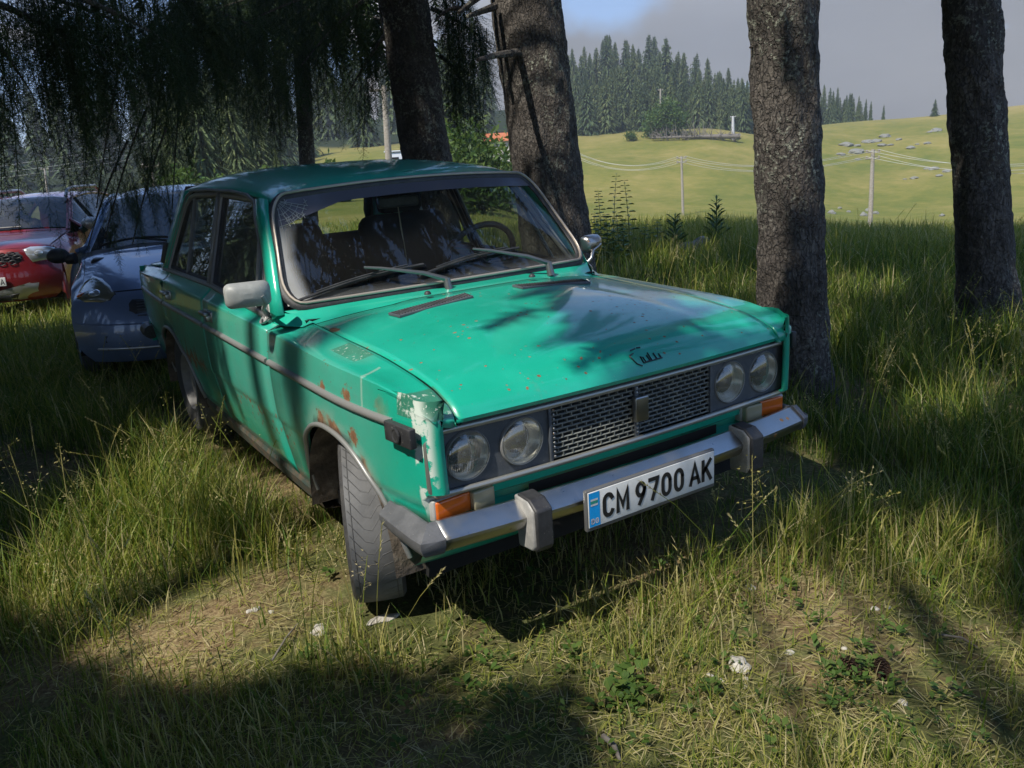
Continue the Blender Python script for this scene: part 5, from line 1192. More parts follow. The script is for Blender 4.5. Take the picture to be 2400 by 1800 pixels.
p = hit(1480, 333); leafy('small_bush', 'small bush on the meadow rim left of the fallen dead tree', 'bush', p[0], p[1], 1.3, 1.5, 2, 900, .16)
for i, (px_, r, rx, rz, lab) in enumerate(((1120, 40, 2.6, 3.6, 'bright green leafy tree between the two thick trunks'), (1160, 52, 2.4, 2.4, 'low leafy bush behind the thick lichened trunk'), (460, 40, 2.0, 2.1, 'sunlit leafy bush above the join of blue car and green roof'), (770, 58, 1.4, 1.9, 'small leafy bush in the field behind the green roof'), (660, 55, 2.2, 2.0, 'pale roundish bush in the field left of the thin trunk'))):
    a, _ = azel(px_, 380); x, y = CAM[0]+r*math.cos(a), CAM[1]+r*math.sin(a); leafy('leafy_bush', lab, 'bush', x, y, rx, rz, 20+i, 5200, .085*r/20, tint=(.35, 1.0))
# nettles, thistles, log at the edge of the shade
def leaf_pair(m, p, d, L, W, droop=.35):
    d = Vector(d).normalized(); s_ = d.cross(Vector((0, 0, 1))).normalized(); p = Vector(p); a = p+d*L*.35+s_*W; b = p+d*L*.35-s_*W; c = p+d*L*.75+s_*W*.7-Vector((0, 0, droop*L*.3)); e = p+d*L*.75-s_*W*.7-Vector((0, 0, droop*L*.3)); t_ = p+d*L-Vector((0, 0, droop*L))
    m.add([p, a, c, t_, e, b], [(0, 1, 2, 3), (0, 3, 4, 5)])
def nettle(x, y, ht, label, seed, group='nettles at the edge of the shade'):
    r = random.Random(seed); root = thing('nettle_plant', label, 'plant', (x, y, Hs(x, y)), r.uniform(0, 6), group); lean = (r.uniform(-.08, .08), r.uniform(-.08, .08)); m = MB()
    m.tube([(lean[0]*z*z, lean[1]*z*z, z) for z in np.linspace(0, ht, 7)], [.006, .0055, .005, .0045, .004, .003, .001], 6); m.build('stem', STEM, root); m = MB(); k = 0; z = .12
    while z < ht:
        L = lerp(.19, .055, z/ht); a = (k % 2)*math.pi/2
        for q in (0, math.pi): leaf_pair(m, (lean[0]*z*z, lean[1]*z*z, z), (math.cos(a+q), math.sin(a+q), .35), L, L*.24)
        z += lerp(.075, .028, z/ht); k += 1
    m.build('leaves', LEAFG, root, smooth=False); return root
STEM = mat('plant_stem', (.07, .11, .03), .6); LEAFG = mat('weed_leaf', fn=lambda t, b: (t.link(t.ramp(t.noise(t.coord(), 9, 3), [(.35, (.05, .11, .025)), (.65, (.13, .21, .05))]), b.inputs['Base Color'])), rough=.55)
for i, (px_, ht, r, lab) in enumerate(((1410, .86, 10.6, 'tallest-left slender nettle beside the thick trunk'), (1438, 1.02, 10.9, 'tallest slender nettle rising against the sunlit meadow'), (1476, .95, 11.0, 'slender nettle right of the tallest one, set apart'), (1395, .62, 10.3, 'shorter nettle in the clump by the trunk'), (1425, .60, 10.2, 'shorter nettle in the clump by the trunk'), (1450, .58, 10.4, 'shorter nettle in the clump by the trunk'), (1462, .50, 10.0, 'shorter nettle in the clump by the trunk'), (1405, .52, 9.9, 'shorter nettle in the clump by the trunk'), (1510, .42, 10.6, 'shorter nettle in the clump by the trunk'), (1540, .46, 10.7, 'shorter nettle in the clump by the trunk'))):
    a, _ = azel(px_, 560); nettle(CAM[0]+r*math.cos(a), CAM[1]+r*math.sin(a), ht, lab, i)
for px_, r, ht, lab in ((1582, 10.6, .50, 'dark spiky thistle left of the grey log'), (1678, 11.2, .64, 'feathery tall thistle right of the grey log')):
    a, _ = azel(px_, 560); x, y = CAM[0]+r*math.cos(a), CAM[1]+r*math.sin(a); root = thing('thistle_plant', lab, 'plant', (x, y, Hs(x, y))); m = MB(); m.tube([(0, 0, 0), (0, .01, ht)], [.012, .005], 6); m.build('stem', STEM, root); m = MB(); rr1 = random.Random(int(px_))
    for k in range(36): z = ht*(.15+.83*k/36); a = k*2.4; L = lerp(.26, .12, k/36)*rr1.uniform(.6, 1.2); leaf_pair(m, (0, .01*z, z), (math.cos(a), math.sin(a), .9), L, L*.09, .2); leaf_pair(m, (math.cos(a)*L*.4, math.sin(a)*L*.4, z+L*.3), (math.cos(a+.9), math.sin(a+.9), .5), L*.4, L*.05, .1); leaf_pair(m, (math.cos(a)*L*.4, math.sin(a)*L*.4, z+L*.3), (math.cos(a-.9), math.sin(a-.9), .5), L*.4, L*.05, .1)
    m.build('leaves', LEAFG, root, smooth=False)
p0 = at(1592, 588, 10.3); p1 = at(1656, 566, 10.6); m = MB(); rr1 = random.Random(3); pp_ = [p0+(p1-p0)*t_+np.array([0, 0, .015*math.sin(t_*9)]) for t_ in np.linspace(0, 1, 9)]; m.tube(pp_, [.045, .062, .068, .07, .072, .07, .074, .07, .05], 14); m.tube([p0+(p1-p0)*.2, p0+(p1-p0)*.15-np.array([0, 0, .5])], [.04, .05], 8); m.tube([p0+(p1-p0)*.8, p0+(p1-p0)*.9-np.array([.1, 0, .5])], [.03, .04], 8)
tag(m.build('log', DEADW, sharp=60), 'weathered grey log end propped up in tall grass at the edge of the shade', 'log')
# fallen dead tree on the meadow rim
q0, q1 = hit(1528, 334), hit(1735, 338); m = MB(); up_ = np.array([0, 0, 1.]); m.tube([q0+up_*.6, (q0+q1)/2+up_*.9, q1+up_*1.1], [.12, .28, .42], 8); dt = thing('fallen_tree', 'bleached dead tree lying on the meadow rim with upright bare branches', 'dead tree', tuple(q1)); o = m.build('fallen_trunk', DEADW, dt, sharp=60); o.location = tuple(-np.array(q1)); m = MB(); rr1 = random.Random(8)
for k in range(150):
    b0 = q0+(q1-q0)*rr1.random()*.97+up_*rr1.uniform(.2, 1.0); L = rr1.uniform(1.0, 3.6)*(1-abs(np.linalg.norm(b0-q0)/np.linalg.norm(q1-q0)-.5)*.9); d = np.array([rr1.gauss(-.2, .6), rr1.gauss(0, .6), rr1.uniform(.3, 1.5)]); d /= np.linalg.norm(d); m.tube([b0, b0+d*L*.5+np.array([rr1.gauss(0, .15), rr1.gauss(0, .15), 0]), b0+d*L], [.07, .045, .015], 4, caps=False)
o = m.build('bare_branches', DEADW, dt, sharp=60); o.location = tuple(-np.array(q1))
# ------------------------------------------------------------------ rocks on the right-hand hill
def rock(name, label, cat, p, s, seed, group=None, m_=None, sink=.35):
    bm = bmesh.new(); bmesh.ops.create_icosphere(bm, subdivisions=3, radius=1)
    for v in bm.verts:
        n = 1+.35*mn.noise(v.co*1.3+Vector((seed*3.1, 0, 0)))+.12*mn.noise(v.co*4+Vector((0, seed, 0))); v.co = Vector((v.co.x*n*s[0], v.co.y*n*s[1], v.co.z*n*s[2]))
    m = MB().bm(bm); o = m.build(name, m_ or ROCK, None, sharp=30); o.location = (p[0], p[1], Hs(p[0], p[1])+s[2]*(1-2*sink)*.5); o.rotation_euler = (0, 0, seed*1.7); return tag(o, label, cat, group)
ROCK = mat('limestone', fn=mk_rub((.15, .15, .12), (.25, .245, .22), .85, .5)); WST = mat('white_pebble', fn=mk_rub((.36, .33, .28), (.55, .53, .48), .8, .3))
for i, (cx, cy, w_) in enumerate(((1060, 945, 80), (1130, 950, 40), (1120, 992, 90), (1200, 925, 70), (1255, 920, 60), (1310, 893, 70), (1400, 910, 36), (1290, 950, 50), (1345, 945, 34), (1025, 1003, 50), (1135, 1037, 36), (1480, 970, 50), (1520, 938, 24), (1585, 935, 40), (1600, 860, 30), (1640, 855, 70), (1580, 1098, 36), (1630, 1100, 60), (1710, 1115, 44), (1665, 1142, 40), (1500, 1160, 44), (1440, 1163, 24))):
    p = hit(1600+cx*.3617, cy*.3617); s_ = w_*.3617/1990*np.linalg.norm(p-CAM)*.5; rock('limestone_rock', 'pale limestone rock in the scatter high on the right-hand hill', 'rock', p, (s_, s_, s_*.42), i+1, 'rocks scattered high on the hill')
for i, (cx, cy, w_) in enumerate(((965, 1385, 44), (1017, 1352, 24), (1075, 1377, 24), (1172, 1403, 44), (1205, 1370, 40), (1250, 1390, 36), (1680, 1405, 30))):
    p = hit(1600+cx*.3617, cy*.3617); s_ = w_*.3617/1990*np.linalg.norm(p-CAM)*.5; rock('limestone_rock', 'pale rock lying low on the slope around the foot of the right power pole', 'rock', p, (s_, s_, s_*.8), 40+i, 'rocks around the right power pole')
# ------------------------------------------------------------------ poles, wires, fence, cabin
WOOD = mat('pole_wood', fn=mk_rub((.26, .23, .19), (.40, .36, .31), .85, .4)); CONC = mat('pole_concrete', (.50, .50, .50), .8); PORC = mat('insulator', (.25, .22, .2), .3); WIRE = mat('wire_metal', (.42, .42, .38), .5, .3)
def pole(px_, py_base, py_top, r, label, lean=0, m_=None, dia=.26, arms=1, name='power_pole'):
    b0 = at(px_, py_base, r); z0 = Hs(b0[0], b0[1]); pt = at(px_+lean, py_top, r); root = thing(name, label, 'pole', (b0[0], b0[1], z0)); tp = np.array(pt)-np.array([b0[0], b0[1], z0])
    m = MB(); m.tube([(0, 0, -.3), tuple(tp*.5), tuple(tp)], [dia*.55, dia*.5, dia*.40], 12); m.build('post', m_ or WOOD, root, sharp=60); tops_ = []
    ax = np.array([rt[0], rt[1], 0]); ax /= np.linalg.norm(ax)
    for k in range(arms):
        zz = tp*(1-.03-.07*k); m = MB(); m.tube([zz-ax*.5, zz+ax*.5], [.05, .05], 6); m.build('crossarm', m_ or WOOD, root)
        for e in (-.42, .42): m = MB(); m.lathe([(.05, 0), (.07, .05), (.04, .10), (.0, .14)], 8, Matrix.Translation(tuple(zz+ax*e+np.array([0, 0, .05]))) @ Matrix.Rotation(R(90), 4, 'X')); m.build('insulator', PORC, root); tops_.append(np.array([b0[0], b0[1], z0])+zz+ax*e+np.array([0, 0, .15]))
    return tops_
tB = pole(1601, 512, 366, 88, 'slim wooden power pole in the sunlit meadow, left of the nearest right trunk', -4, arms=2)
tC = pole(2038, 566, 350, 65, 'wooden power pole in the meadow between the two right-hand trunks', 8, arms=2, dia=.30)
tA = pole(1548, 312, 208, 158, 'tall pole standing before the hill forest near the round bush', 0, dia=.34)
tD = pole(1718, 320, 272, 150, 'short pale concrete pole at the right end of the fallen tree', 0, CONC, .5, 1, 'concrete_pole')
tE = pole(912, 440, 200, 31, 'wooden pole standing behind the car roof, left of the dark trunk', -12, arms=1, dia=.24)
tF = pole(114, 470, 394, 120, 'thin leaning pole at the forest edge above the red car', -9, dia=.30)
tG = pole(366, 470, 386, 48, 'slanting grey pole above the roof of the blue hatchback', -12, dia=.13)
def wires(A, Bp, label, sag=.6, rad_=.012, name='power_line'):
    root = thing(name, label, 'wire', tuple((A[0]+Bp[0])/2))
    for a, b in zip(A, Bp):
        m = MB(); m.tube([a+(b-a)*t_-np.array([0, 0, sag*4*t_*(1-t_)])-np.array(root.location) for t_ in np.linspace(0, 1, 20)], rad_, 4, caps=False); m.build('wire', WIRE, root)
wires([at(1340, y_, 92) for y_ in (350, 354, 360, 366)], tB, 'sagging wires running left from the slim meadow pole', 1.2, .016)
wires(tB, tC, 'wires strung between the two meadow poles', 1.0, .016); wires(tC, [at(2480, y_, 60) for y_ in (378, 384, 392, 402)], 'wires running right from the pole between the right trunks', .5, .014)
wires([at(-60, y_, 60) for y_ in (398, 412, 424)], [at(640, y_, 75) for y_ in (268, 296, 308)], 'thin wires rising across the dark forest above the red car', .3, .012)
# lattice mast
root = thing('lattice_mast', 'pale lattice mast in the trees right of the hanging boughs', 'mast', tuple(at(600, 380, 70))); m = MB(); W0 = .55
bs_ = at(600, 392, 70); Hh = at(594, 268, 70)[2]-bs_[2]
for sx, sy in ((-1, -1), (1, -1), (1, 1), (-1, 1)): m.tube([(sx*W0/2, sy*W0/2, 0), (sx*.1, sy*.1, Hh)], .05, 4)
for k in range(9):
    z0, z1 = Hh*k/9, Hh*(k+1)/9; a, b = lerp(W0/2, .1, k/9), lerp(W0/2, .1, (k+1)/9)
    for q in range(4):
        c = [(-1, -1), (1, -1), (1, 1), (-1, 1)]; s0, s1 = c[q], c[(q+1) % 4]; m.tube([(s0[0]*a, s0[1]*a, z0), (s1[0]*b, s1[1]*b, z1)], .028, 4)
root.location = tuple(bs_); m.build('lattice', CONC, root, smooth=False)
# rail fence
fr = thing('rail_fence', 'weathered two-rail wooden fence with leaning posts behind the red car', 'fence', tuple(hit(150, 520)))
fl = np.array(fr.location); rF = 30.
FP = [at(x_, y_, rF) for x_, y_ in ((96, 505), (124, 504), (148, 503), (166, 500), (182, 500), (205, 498), (235, 497))]
for i, p in enumerate(FP):
    z0 = Hs(p[0], p[1]); m = MB(); hh = .95+.1*((i*7) % 3); ln = .12*((i % 3)-1); m.tube([(0, 0, -.2), (ln, ln*.5, hh)], [.075, .06], 7)
    if i == 3: m.tube([(.15, 0, -.2), (-.1, 0, hh*1.1)], [.07, .06], 7)
    o = m.build('post', DEADW, fr, sharp=50); o.location = tuple(np.array([p[0], p[1], z0])-fl)
for h_ in (.42, .80):
    m = MB(); m.tube([(p[0]-fl[0], p[1]-fl[1], Hs(p[0], p[1])-fl[2]+h_+.03*math.sin(i*2)) for i, p in enumerate(FP)], .045, 7); m.build('rail', DEADW, fr, sharp=60)
# white cabin behind the roof line
p = at(936, 374, 62); cb = thing('white_cabin', 'small white cabin with a dark window just above the car roof', 'cabin', (p[0], p[1], Hs(p[0], p[1])), R(155)); zt = at(925, 356, 62)[2]-Hs(p[0], p[1])
m = MB(); m.box((0, 0, zt/2), (1.6, 1.9, zt), bev=.12); m.build('wall', mat('cabin_white', (.62, .64, .68), .6), cb, sharp=30); m = MB(); m.box((0, 0, zt+.04), (1.75, 2.05, .10), bev=.03); m.build('roof', mat('cabin_roof', (.5, .52, .56), .6), cb); m = MB(); m.box((-.81, .3, zt-.5), (.04, .5, .3)); m.box((.1, -.96, zt-.5), (.5, .04, .3)); m.build('window', DARK, cb)
p = at(1186, 320, 90); hb = thing('farm_building', 'low building with an orange roof glimpsed between the thick trunks', 'building', (p[0], p[1], Hs(p[0], p[1])), R(150)); m = MB(); hz_ = p[2]-Hs(p[0], p[1]); m.box((0, 0, hz_/2-.3), (3, 4, hz_)); m.build('wall', mat('plaster', (.5, .47, .42), .8), hb, smooth=False); m = MB(); m.prism([(-1.8, -2.3, hz_-.4), (0, -2.3, hz_+.4), (1.8, -2.3, hz_-.4)], (0, 0, 0), (0, 4.6, 0)); m.build('roof', mat('roof_orange', (.42, .13, .05), .8), hb, smooth=False)
# field fence posts beyond the roof
for i, px_ in enumerate((862, 890, 916)):
    p = at(px_, 348, 70); m = MB(); m.tube([(0, 0, -.2), (0, 0, 1.6)], [.06, .05], 6); o = m.build('fence_post', CONC); o.location = gpt(p); tag(o, 'pale post of the field fence above the car roof', 'post', 'posts of the field fence')
# ------------------------------------------------------------------ grass
NB = 250000
def blades(n, az0, az1, r0, r1, seed, keep, hfun, wfun, tfun, flat=0.0, lean=.45, pw_=0.0):
    r = np.random.default_rng(seed); a = np.radians(r.uniform(az0, az1, n)); u = r.uniform(0, 1, n); rad = r0*(r1/r0)**u
    if pw_: rad = (r0**pw_+(r1**pw_-r0**pw_)*u)**(1/pw_)
    cl = r.normal(0, 1, (n, 2)); x = CAM[0]+rad*np.cos(a); y = CAM[1]+rad*np.sin(a)
    fx_ = np.sin(x*3.1+np.sin(y*2.3)*1.5)*np.sin(y*3.7+np.sin(x*1.9)*1.3)  # clumps
    k = keep(x, y, rad, fx_, r); x, y, rad, fx_ = x[k], y[k], rad[k], fx_[k]; n = len(x)
    h_ = hfun(x, y, rad, fx_, r); w_ = wfun(rad, h_, r); ti = tfun(x, y, rad, fx_, r, h_); th = r.uniform(0, 6.283, n); ld = th+r.normal(0, .6, n)+1.57; le = np.abs(r.normal(lean, .3, n))
    z = H(x, y); up_c = np.sqrt(np.maximum(.05, 1-np.clip(le*.55, 0, .95)**2)) if not flat else np.full(n, .08)
    P = []
    for t_, wv in ((0, 1.), (.4, .85), (.75, .5)):
        off = le*t_*t_*h_ if not flat else t_*h_; cx = x+np.cos(ld)*off; cy = y+np.sin(ld)*off; cz = z+h_*t_*up_c*(1-.25*t_*np.clip(le, 0, 1.5))+(.012 if flat else -.005)
        ex, ey = np.cos(th)*w_*wv, np.sin(th)*w_*wv; P.append(np.stack([cx-ex, cy-ey, cz], 1)); P.append(np.stack([cx+ex, cy+ey, cz], 1))
    off = le*h_ if not flat else h_; P.append(np.stack([x+np.cos(ld)*off, y+np.sin(ld)*off, z+h_*up_c*(1-.25*np.clip(le, 0, 1.5))+(.01 if flat else -.005)], 1))
    V = np.stack(P, 1).reshape(-1, 3); b = np.arange(n)[:, None]*7; F_ = np.concatenate([b+[0, 1, 3], b+[0, 3, 2], b+[2, 3, 5], b+[2, 5, 4], b+[4, 5, 6]], 0)
    T = np.repeat(ti, 7); T = T+np.tile([0, 0, .02, .02, .05, .05, .1], n); return V, F_, T
def in_car(x, y, m_=0.0): return (x > -3.3-m_) & (x < .55+m_) & (np.abs(y) < .80+m_)
def in_wheel(x, y):
    return ((np.abs(x-.03) < .26) & (np.abs(np.abs(y)-.70) < .14)) | ((np.abs(x+2.42) < .2) & (np.abs(np.abs(y)-.68) < .12))
def bare(x, y):                                                      # 1 on the worn, trampled ground in front of the cars
    q = np.exp(-(((x-1.25)/1.05)**2+((y-.15)/.85)**2))+np.exp(-(((x+.1)/.75)**2+((y+1.15)/.55)**2))+.8*np.exp(-(((x-1.2)/1.2)**2+((y+.9)/.8)**2))+.40*np.exp(-(((x+.95)/.75)**2+((y+1.8)/.38)**2)); return np.clip(q*1.25, 0, 1)
def tall(x, y):
    r1 = 1/(1+np.exp(-(y-1.35-.25*np.sin(x*2))/.22))*(1-.5*np.exp(-(((x-.3)/.5)**2+((y-1.25)/.4)**2)))
    l1 = np.exp(-((y+1.10+.1*np.sin(x*3))/.30)**2)*(x < -.35)*(x > -4)*.85+.8*np.exp(-(((x+1.2)/.6)**2+((y+1.55)/.28)**2)); bk = (x < -3.6)*.55
    fr_ = .75*np.exp(-((x-.80)/.16)**2-((y-.55)/.55)**2)+.6*np.exp(-((x-.35)/.2)**2-((y+.95)/.12)**2)+.55*np.exp(-((x-1.0)/.25)**2-((y-1.2)/.3)**2)
    return np.clip(np.maximum(np.maximum(np.maximum(r1, l1), bk), fr_), 0, 1)
def keepA(x, y, rad, f, r):
    b = bare(x, y); u = r.uniform(0, 1, len(x)); d = (.50+.50*(1-b))*np.clip(.55+.75*f+.35*tall(x, y), .12, 1); d = np.where(in_car(x, y), d*.5, d); return (u < d) & ~in_wheel(x, y)
def hA(x, y, rad, f, r):
    h_ = .035+.06*r.uniform(0, 1, len(x))**1.5+.07*(f > .1)*r.uniform(0, 1, len(x))+(1-bare(x, y))*(.03+.05*r.uniform(0, 1, len(x))*np.clip(.6+f, 0, 2))+tall(x, y)*r.uniform(.03, .28, len(x)); h_ = np.where(rad > 9, np.maximum(h_, r.uniform(.12, .35, len(x))), h_); return np.where(in_car(x, y), np.minimum(h_, .13), h_)
def wA(rad, h_, r): return (.0007+.0016*r.uniform(0, 1, len(rad))**2.5)*(1+rad*.16)*(1+h_*1.2)
def tA_(x, y, rad, f, r, h_):
    b = bare(x, y); d = r.uniform(0, 1, len(x)); t_ = .34+.28*r.uniform(-1, 1, len(x))+.10*f+.16*b; t_ = np.where(d < .10+.20*b, r.uniform(.75, .95, len(x)), t_); return t_+np.clip((rad-9)/20, 0, .15)
GV, GF, GT = [], [], []; off = 0
def addg(g):
    global off
    GV.append(g[0]); GF.append(g[1]+off); GT.append(g[2]); off += len(g[0])
addg(blades(NB, 92, 200, 1.25, 14, 1, keepA, hA, wA, tA_))
def keepS(x, y, rad, f, r): return (r.uniform(0, 1, len(x)) < (.25+.75*bare(x, y))*np.where(in_car(x, y), .5, 1)) & ~in_wheel(x, y)
addg(blades(42000, 92, 200, 1.25, 7, 2, keepS, lambda x, y, rad, f, r: r.uniform(.02, .085, len(x)), lambda rad, h_, r: (.0008+.0008*r.uniform(0, 1, len(rad)))*(1+rad*.12), lambda x, y, rad, f, r, h_: r.uniform(.55, 1.0, len(x)), flat=1))
addg(blades(26000, 92, 200, 1.5, 12, 3, lambda x, y, rad, f, r: (r.uniform(0, 1, len(x)) < tall(x, y)**1.5*np.clip(.5+.9*f, .05, 1)) & ~in_car(x, y, .05), lambda x, y, rad, f, r: r.uniform(.22, .50, len(x))*(.6+.4*tall(x, y)), lambda rad, h_, r: (.0013+.0012*r.uniform(0, 1, len(rad)))*(1+rad*.12), lambda x, y, rad, f, r, h_: np.where(r.uniform(0, 1, len(x)) < .22, r.uniform(.62, .95, len(x)), r.uniform(.25, .62, len(x))), lean=.55))
addg(blades(60000, 112, 150, 10, 34, 4, lambda x, y, rad, f, r: np.ones(len(x), bool), lambda x, y, rad, f, r: r.uniform(.12, .42, len(x)), lambda rad, h_, r: .0035*(1+rad*.10)*r.uniform(.5, 1, len(rad)), lambda x, y, rad, f, r, h_: np.clip(r.normal(.60, .13, len(x)), .3, .95), lean=.5))
addg(blades(30000, 150, 180, 6.5, 34, 5, lambda x, y, rad, f, r: np.ones(len(x), bool), lambda x, y, rad, f, r: r.uniform(.10, .34, len(x)), lambda rad, h_, r: .003*(1+rad*.10)*r.uniform(.5, 1, len(rad)), lambda x, y, rad, f, r, h_: np.clip(r.normal(.52, .14, len(x)), .25, .95), lean=.6))
gr_ = bulk('grass', np.concatenate(GV), np.concatenate(GF), GRASS, tint=np.concatenate(GT)); tag(gr_, 'uneven meadow grass, worn and straw-littered in front of the car, tall behind it', 'grass', kind='stuff')
# flowering grass stalks with seed heads
def seedheads(n, seed):
    r = random.Random(seed); V, F_, T = [], [], []
    def tri(a, b, c, t_): k = len(V); V.extend([a, b, c]); F_.append((k, k+1, k+2)); T.extend([t_]*3)
    c_ = 0
    while c_ < n:
        a = R(r.uniform(95, 190)); rad = 1.9*(11/1.9)**r.random(); x, y = CAM[0]+rad*math.cos(a), CAM[1]+rad*math.sin(a)
        if in_car(x, y, .04) or r.random() > float(tall(np.array([x]), np.array([y]))[0])*.9+.06: continue
        c_ += 1; L = r.uniform(.28, .62); d = np.array([r.gauss(0, .30), r.gauss(0, .30), 0]); z = Hs(x, y); P = [np.array([x, y, z])+d*t_*t_*L+np.array([0, 0, L*t_*(1-.15*t_*np.linalg.norm(d))]) for t_ in np.linspace(0, 1, 6)]; w_ = .0013*(1+rad*.1)
        e1 = np.array([w_, 0, 0]); e2 = np.array([0, w_, 0]); ts = r.choice([.35, .55, .75, .85])
        for i in range(5):
            for e in (e1, e2): tri(P[i]-e, P[i]+e, P[i+1]+e*.6, ts); tri(P[i]-e, P[i+1]+e*.6, P[i+1]-e*.6, ts)
        kind = r.random(); tip = P[-1]; dr = P[-1]-P[-2]; dr /= np.linalg.norm(dr); th_ = r.uniform(.78, 1.0)
        if kind < .45:                                               # dense spike
            for k in range(26): q = tip-dr*.10*L*1.6*(k/26); s_ = np.array([r.gauss(0, 1), r.gauss(0, 1), r.gauss(0, .4)]); s_ /= np.linalg.norm(s_); tri(q-dr*.004, q+dr*.004, q+s_*.007+dr*.012, th_)
        else:                                                        # clustered or open panicle
            for k in range(12 if kind < .75 else 20):
                q = tip-dr*.16*L*2*(k/20); s_ = np.array([r.gauss(0, 1), r.gauss(0, 1), r.gauss(.2, .4)]); s_ /= np.linalg.norm(s_); ll = r.uniform(.01, .045)*(.6 if kind < .75 else 1.2); e_ = q+s_*ll; tri(q-e1*.4, q+e1*.4, e_, th_)
                for j in range(5 if kind < .75 else 2): s2 = np.array([r.gauss(0, 1), r.gauss(0, 1), r.gauss(0, 1)]); s2 /= np.linalg.norm(s2); tri(e_-s2*.003, e_+s_*.009, e_+np.cross(s2, s_)*.004, th_)
    return np.array(V), np.array(F_), np.array(T)
g = seedheads(900, 3); sg = bulk('flowering_grass', g[0], g[1], GRASS, tint=g[2]); tag(sg, 'thin flowering grass stalks with pale seed heads standing above the grass', 'grass', kind='stuff')
# low leafy weeds in the grass
def weeds(n, seed):
    r = np.random.default_rng(seed); V, F_, T = [], [], []
    for c_ in range(n):
        if c_ < 40: p = hit(r.normal(2010, 60), r.normal(1620, 40))
        elif c_ < 52: p = hit(r.normal(1475, 26), r.normal(1648, 20))
        elif c_ < 110: p = hit(r.normal(1200, 260), r.normal(1640, 70))
        else: p = hit(r.uniform(700, 2300), r.uniform(1300, 1790))
        nl = r.integers(4, 9); s_ = r.uniform(.006, .018) if c_ > 52 or c_ < 40 else r.uniform(.012, .026)
        for j in range(nl):
            a = r.uniform(0, 6.28); d = np.array([math.cos(a), math.sin(a), r.uniform(.2, .9)]); d /= np.linalg.norm(d); q = np.array(p)+[0, 0, r.uniform(.01, .04)]+d*s_*.5; s2 = np.cross(d, [0, 0, 1]); s2 /= np.linalg.norm(s2); k = len(V)
            V += [q, q+d*s_+s2*s_*.55, q+d*s_*2.0-np.array([0, 0, s_*.3]), q+d*s_-s2*s_*.55]; F_.append((k, k+1, k+2, k+3)); T += [r.uniform(.3, .8)]*4
    return np.array(V), np.array(F_), np.array(T)
g = weeds(230, 5); wd = bulk('low_weeds', g[0], g[1], LEAF, tint=g[2]); tag(wd, 'small round-leaved weeds scattered through the short grass', 'weeds', kind='stuff')
# leaf litter, cones, stones, sticks
for i, (px_, py_, s_, lab) in enumerate(((1732, 1568, .036, 'largest white stone on the bare ground below the number plate'), (1850, 1534, .014, 'small flat white stone above and left of the two cones'), (1662, 1590, .013, 'pebble beside the largest white stone'), (1690, 1602, .011, 'pebble beside the largest white stone'), (1748, 1600, .010, 'pebble beside the largest white stone'), (1748, 1618, .009, 'pebble beside the largest white stone'), (2050, 1434, .013, 'larger of the two pebbles behind the cones'), (2082, 1426, .010, 'smaller of the two pebbles behind the cones'), (1978, 1524, .009, 'tiny white pebble just above the left cone'), (748, 1486, .030, 'pale rounded stone on the grass left of the front wheel'), (600, 1434, .016, 'white stone of the close pair left of the front wheel'), (584, 1436, .012, 'tan stone of the close pair left of the front wheel'), (636, 1437, .010, 'little white pebble right of the close pair'), (1760, 1385, .018, 'grey stone half buried at the edge of the sunny grass'), (900, 1455, .030, 'long flat stone lying against the front wheel'), (2115, 1655, .013, 'white pebble under the leafy weeds'))):
    p = hit(px_, py_); rock('stone', lab, 'stone', p, (s_, s_*.8, s_*.6) if 'long' not in lab else (s_*1.8, s_*.7, s_*.4), 70+i, 'pebbles beside the largest stone' if lab.startswith('pebble beside') else None, WST, .3)
CONE = mat('cone_scales', fn=mk_rub((.035, .018, .010), (.10, .055, .03), .8, .3))
for px_, py_, an, lab in ((1972, 1558, 1.1, 'dark brown spruce cone, left of the pair'), (2062, 1562, .7, 'dark brown spruce cone lying nearer the leafy weeds, right of the pair')):
    p = hit(px_, py_); m = MB(); L = .085
    m.tube([(0, 0, 0), (0, 0, L*.5), (0, 0, L)], [.008, .012, .004], 8)
    for k in range(90): z = L*k/90; a = k*2.4; rr1_ = .021*math.sin(math.pi*(.12+.84*k/90))**.6; d = Vector((math.cos(a), math.sin(a), 0)); s2 = Vector((-d.y, d.x, 0)); q = Vector((0, 0, z)); m.add([q+d*rr1_*.3+s2*.004, q+d*rr1_+s2*.007+Vector((0, 0, .009)), q+d*rr1_*1.05+Vector((0, 0, .014)), q+d*rr1_-s2*.007+Vector((0, 0, .009)), q+d*rr1_*.3-s2*.004], [(0, 1, 2, 3, 4)])
    o = m.build('spruce_cone', CONE, smooth=False); o.location = (p[0], p[1], p[2]+.024); o.rotation_euler = (R(86), 0, an); tag(o, lab, 'cone')
for (a_, b_, rd_, lab) in (((1415, 1745), (1455, 1800), .008, 'bare grey stick at the bottom edge of the picture'), ((2200, 1500), (2290, 1530), .004, 'thin pale twig lying on the sunny straw'), ((640, 1560), (700, 1470), .004, 'dry twig leaning in the grass left of the front wheel')):
    A_, B_ = hit(*a_), hit(*b_); m = MB(); m.tube([A_+[0, 0, .015], (A_+B_)/2+[0.01, 0, .03], B_+[0, 0, .012]], [rd_, rd_*.9, rd_*.5], 7); tag(m.build('stick', DEADW, sharp=60), lab, 'stick')
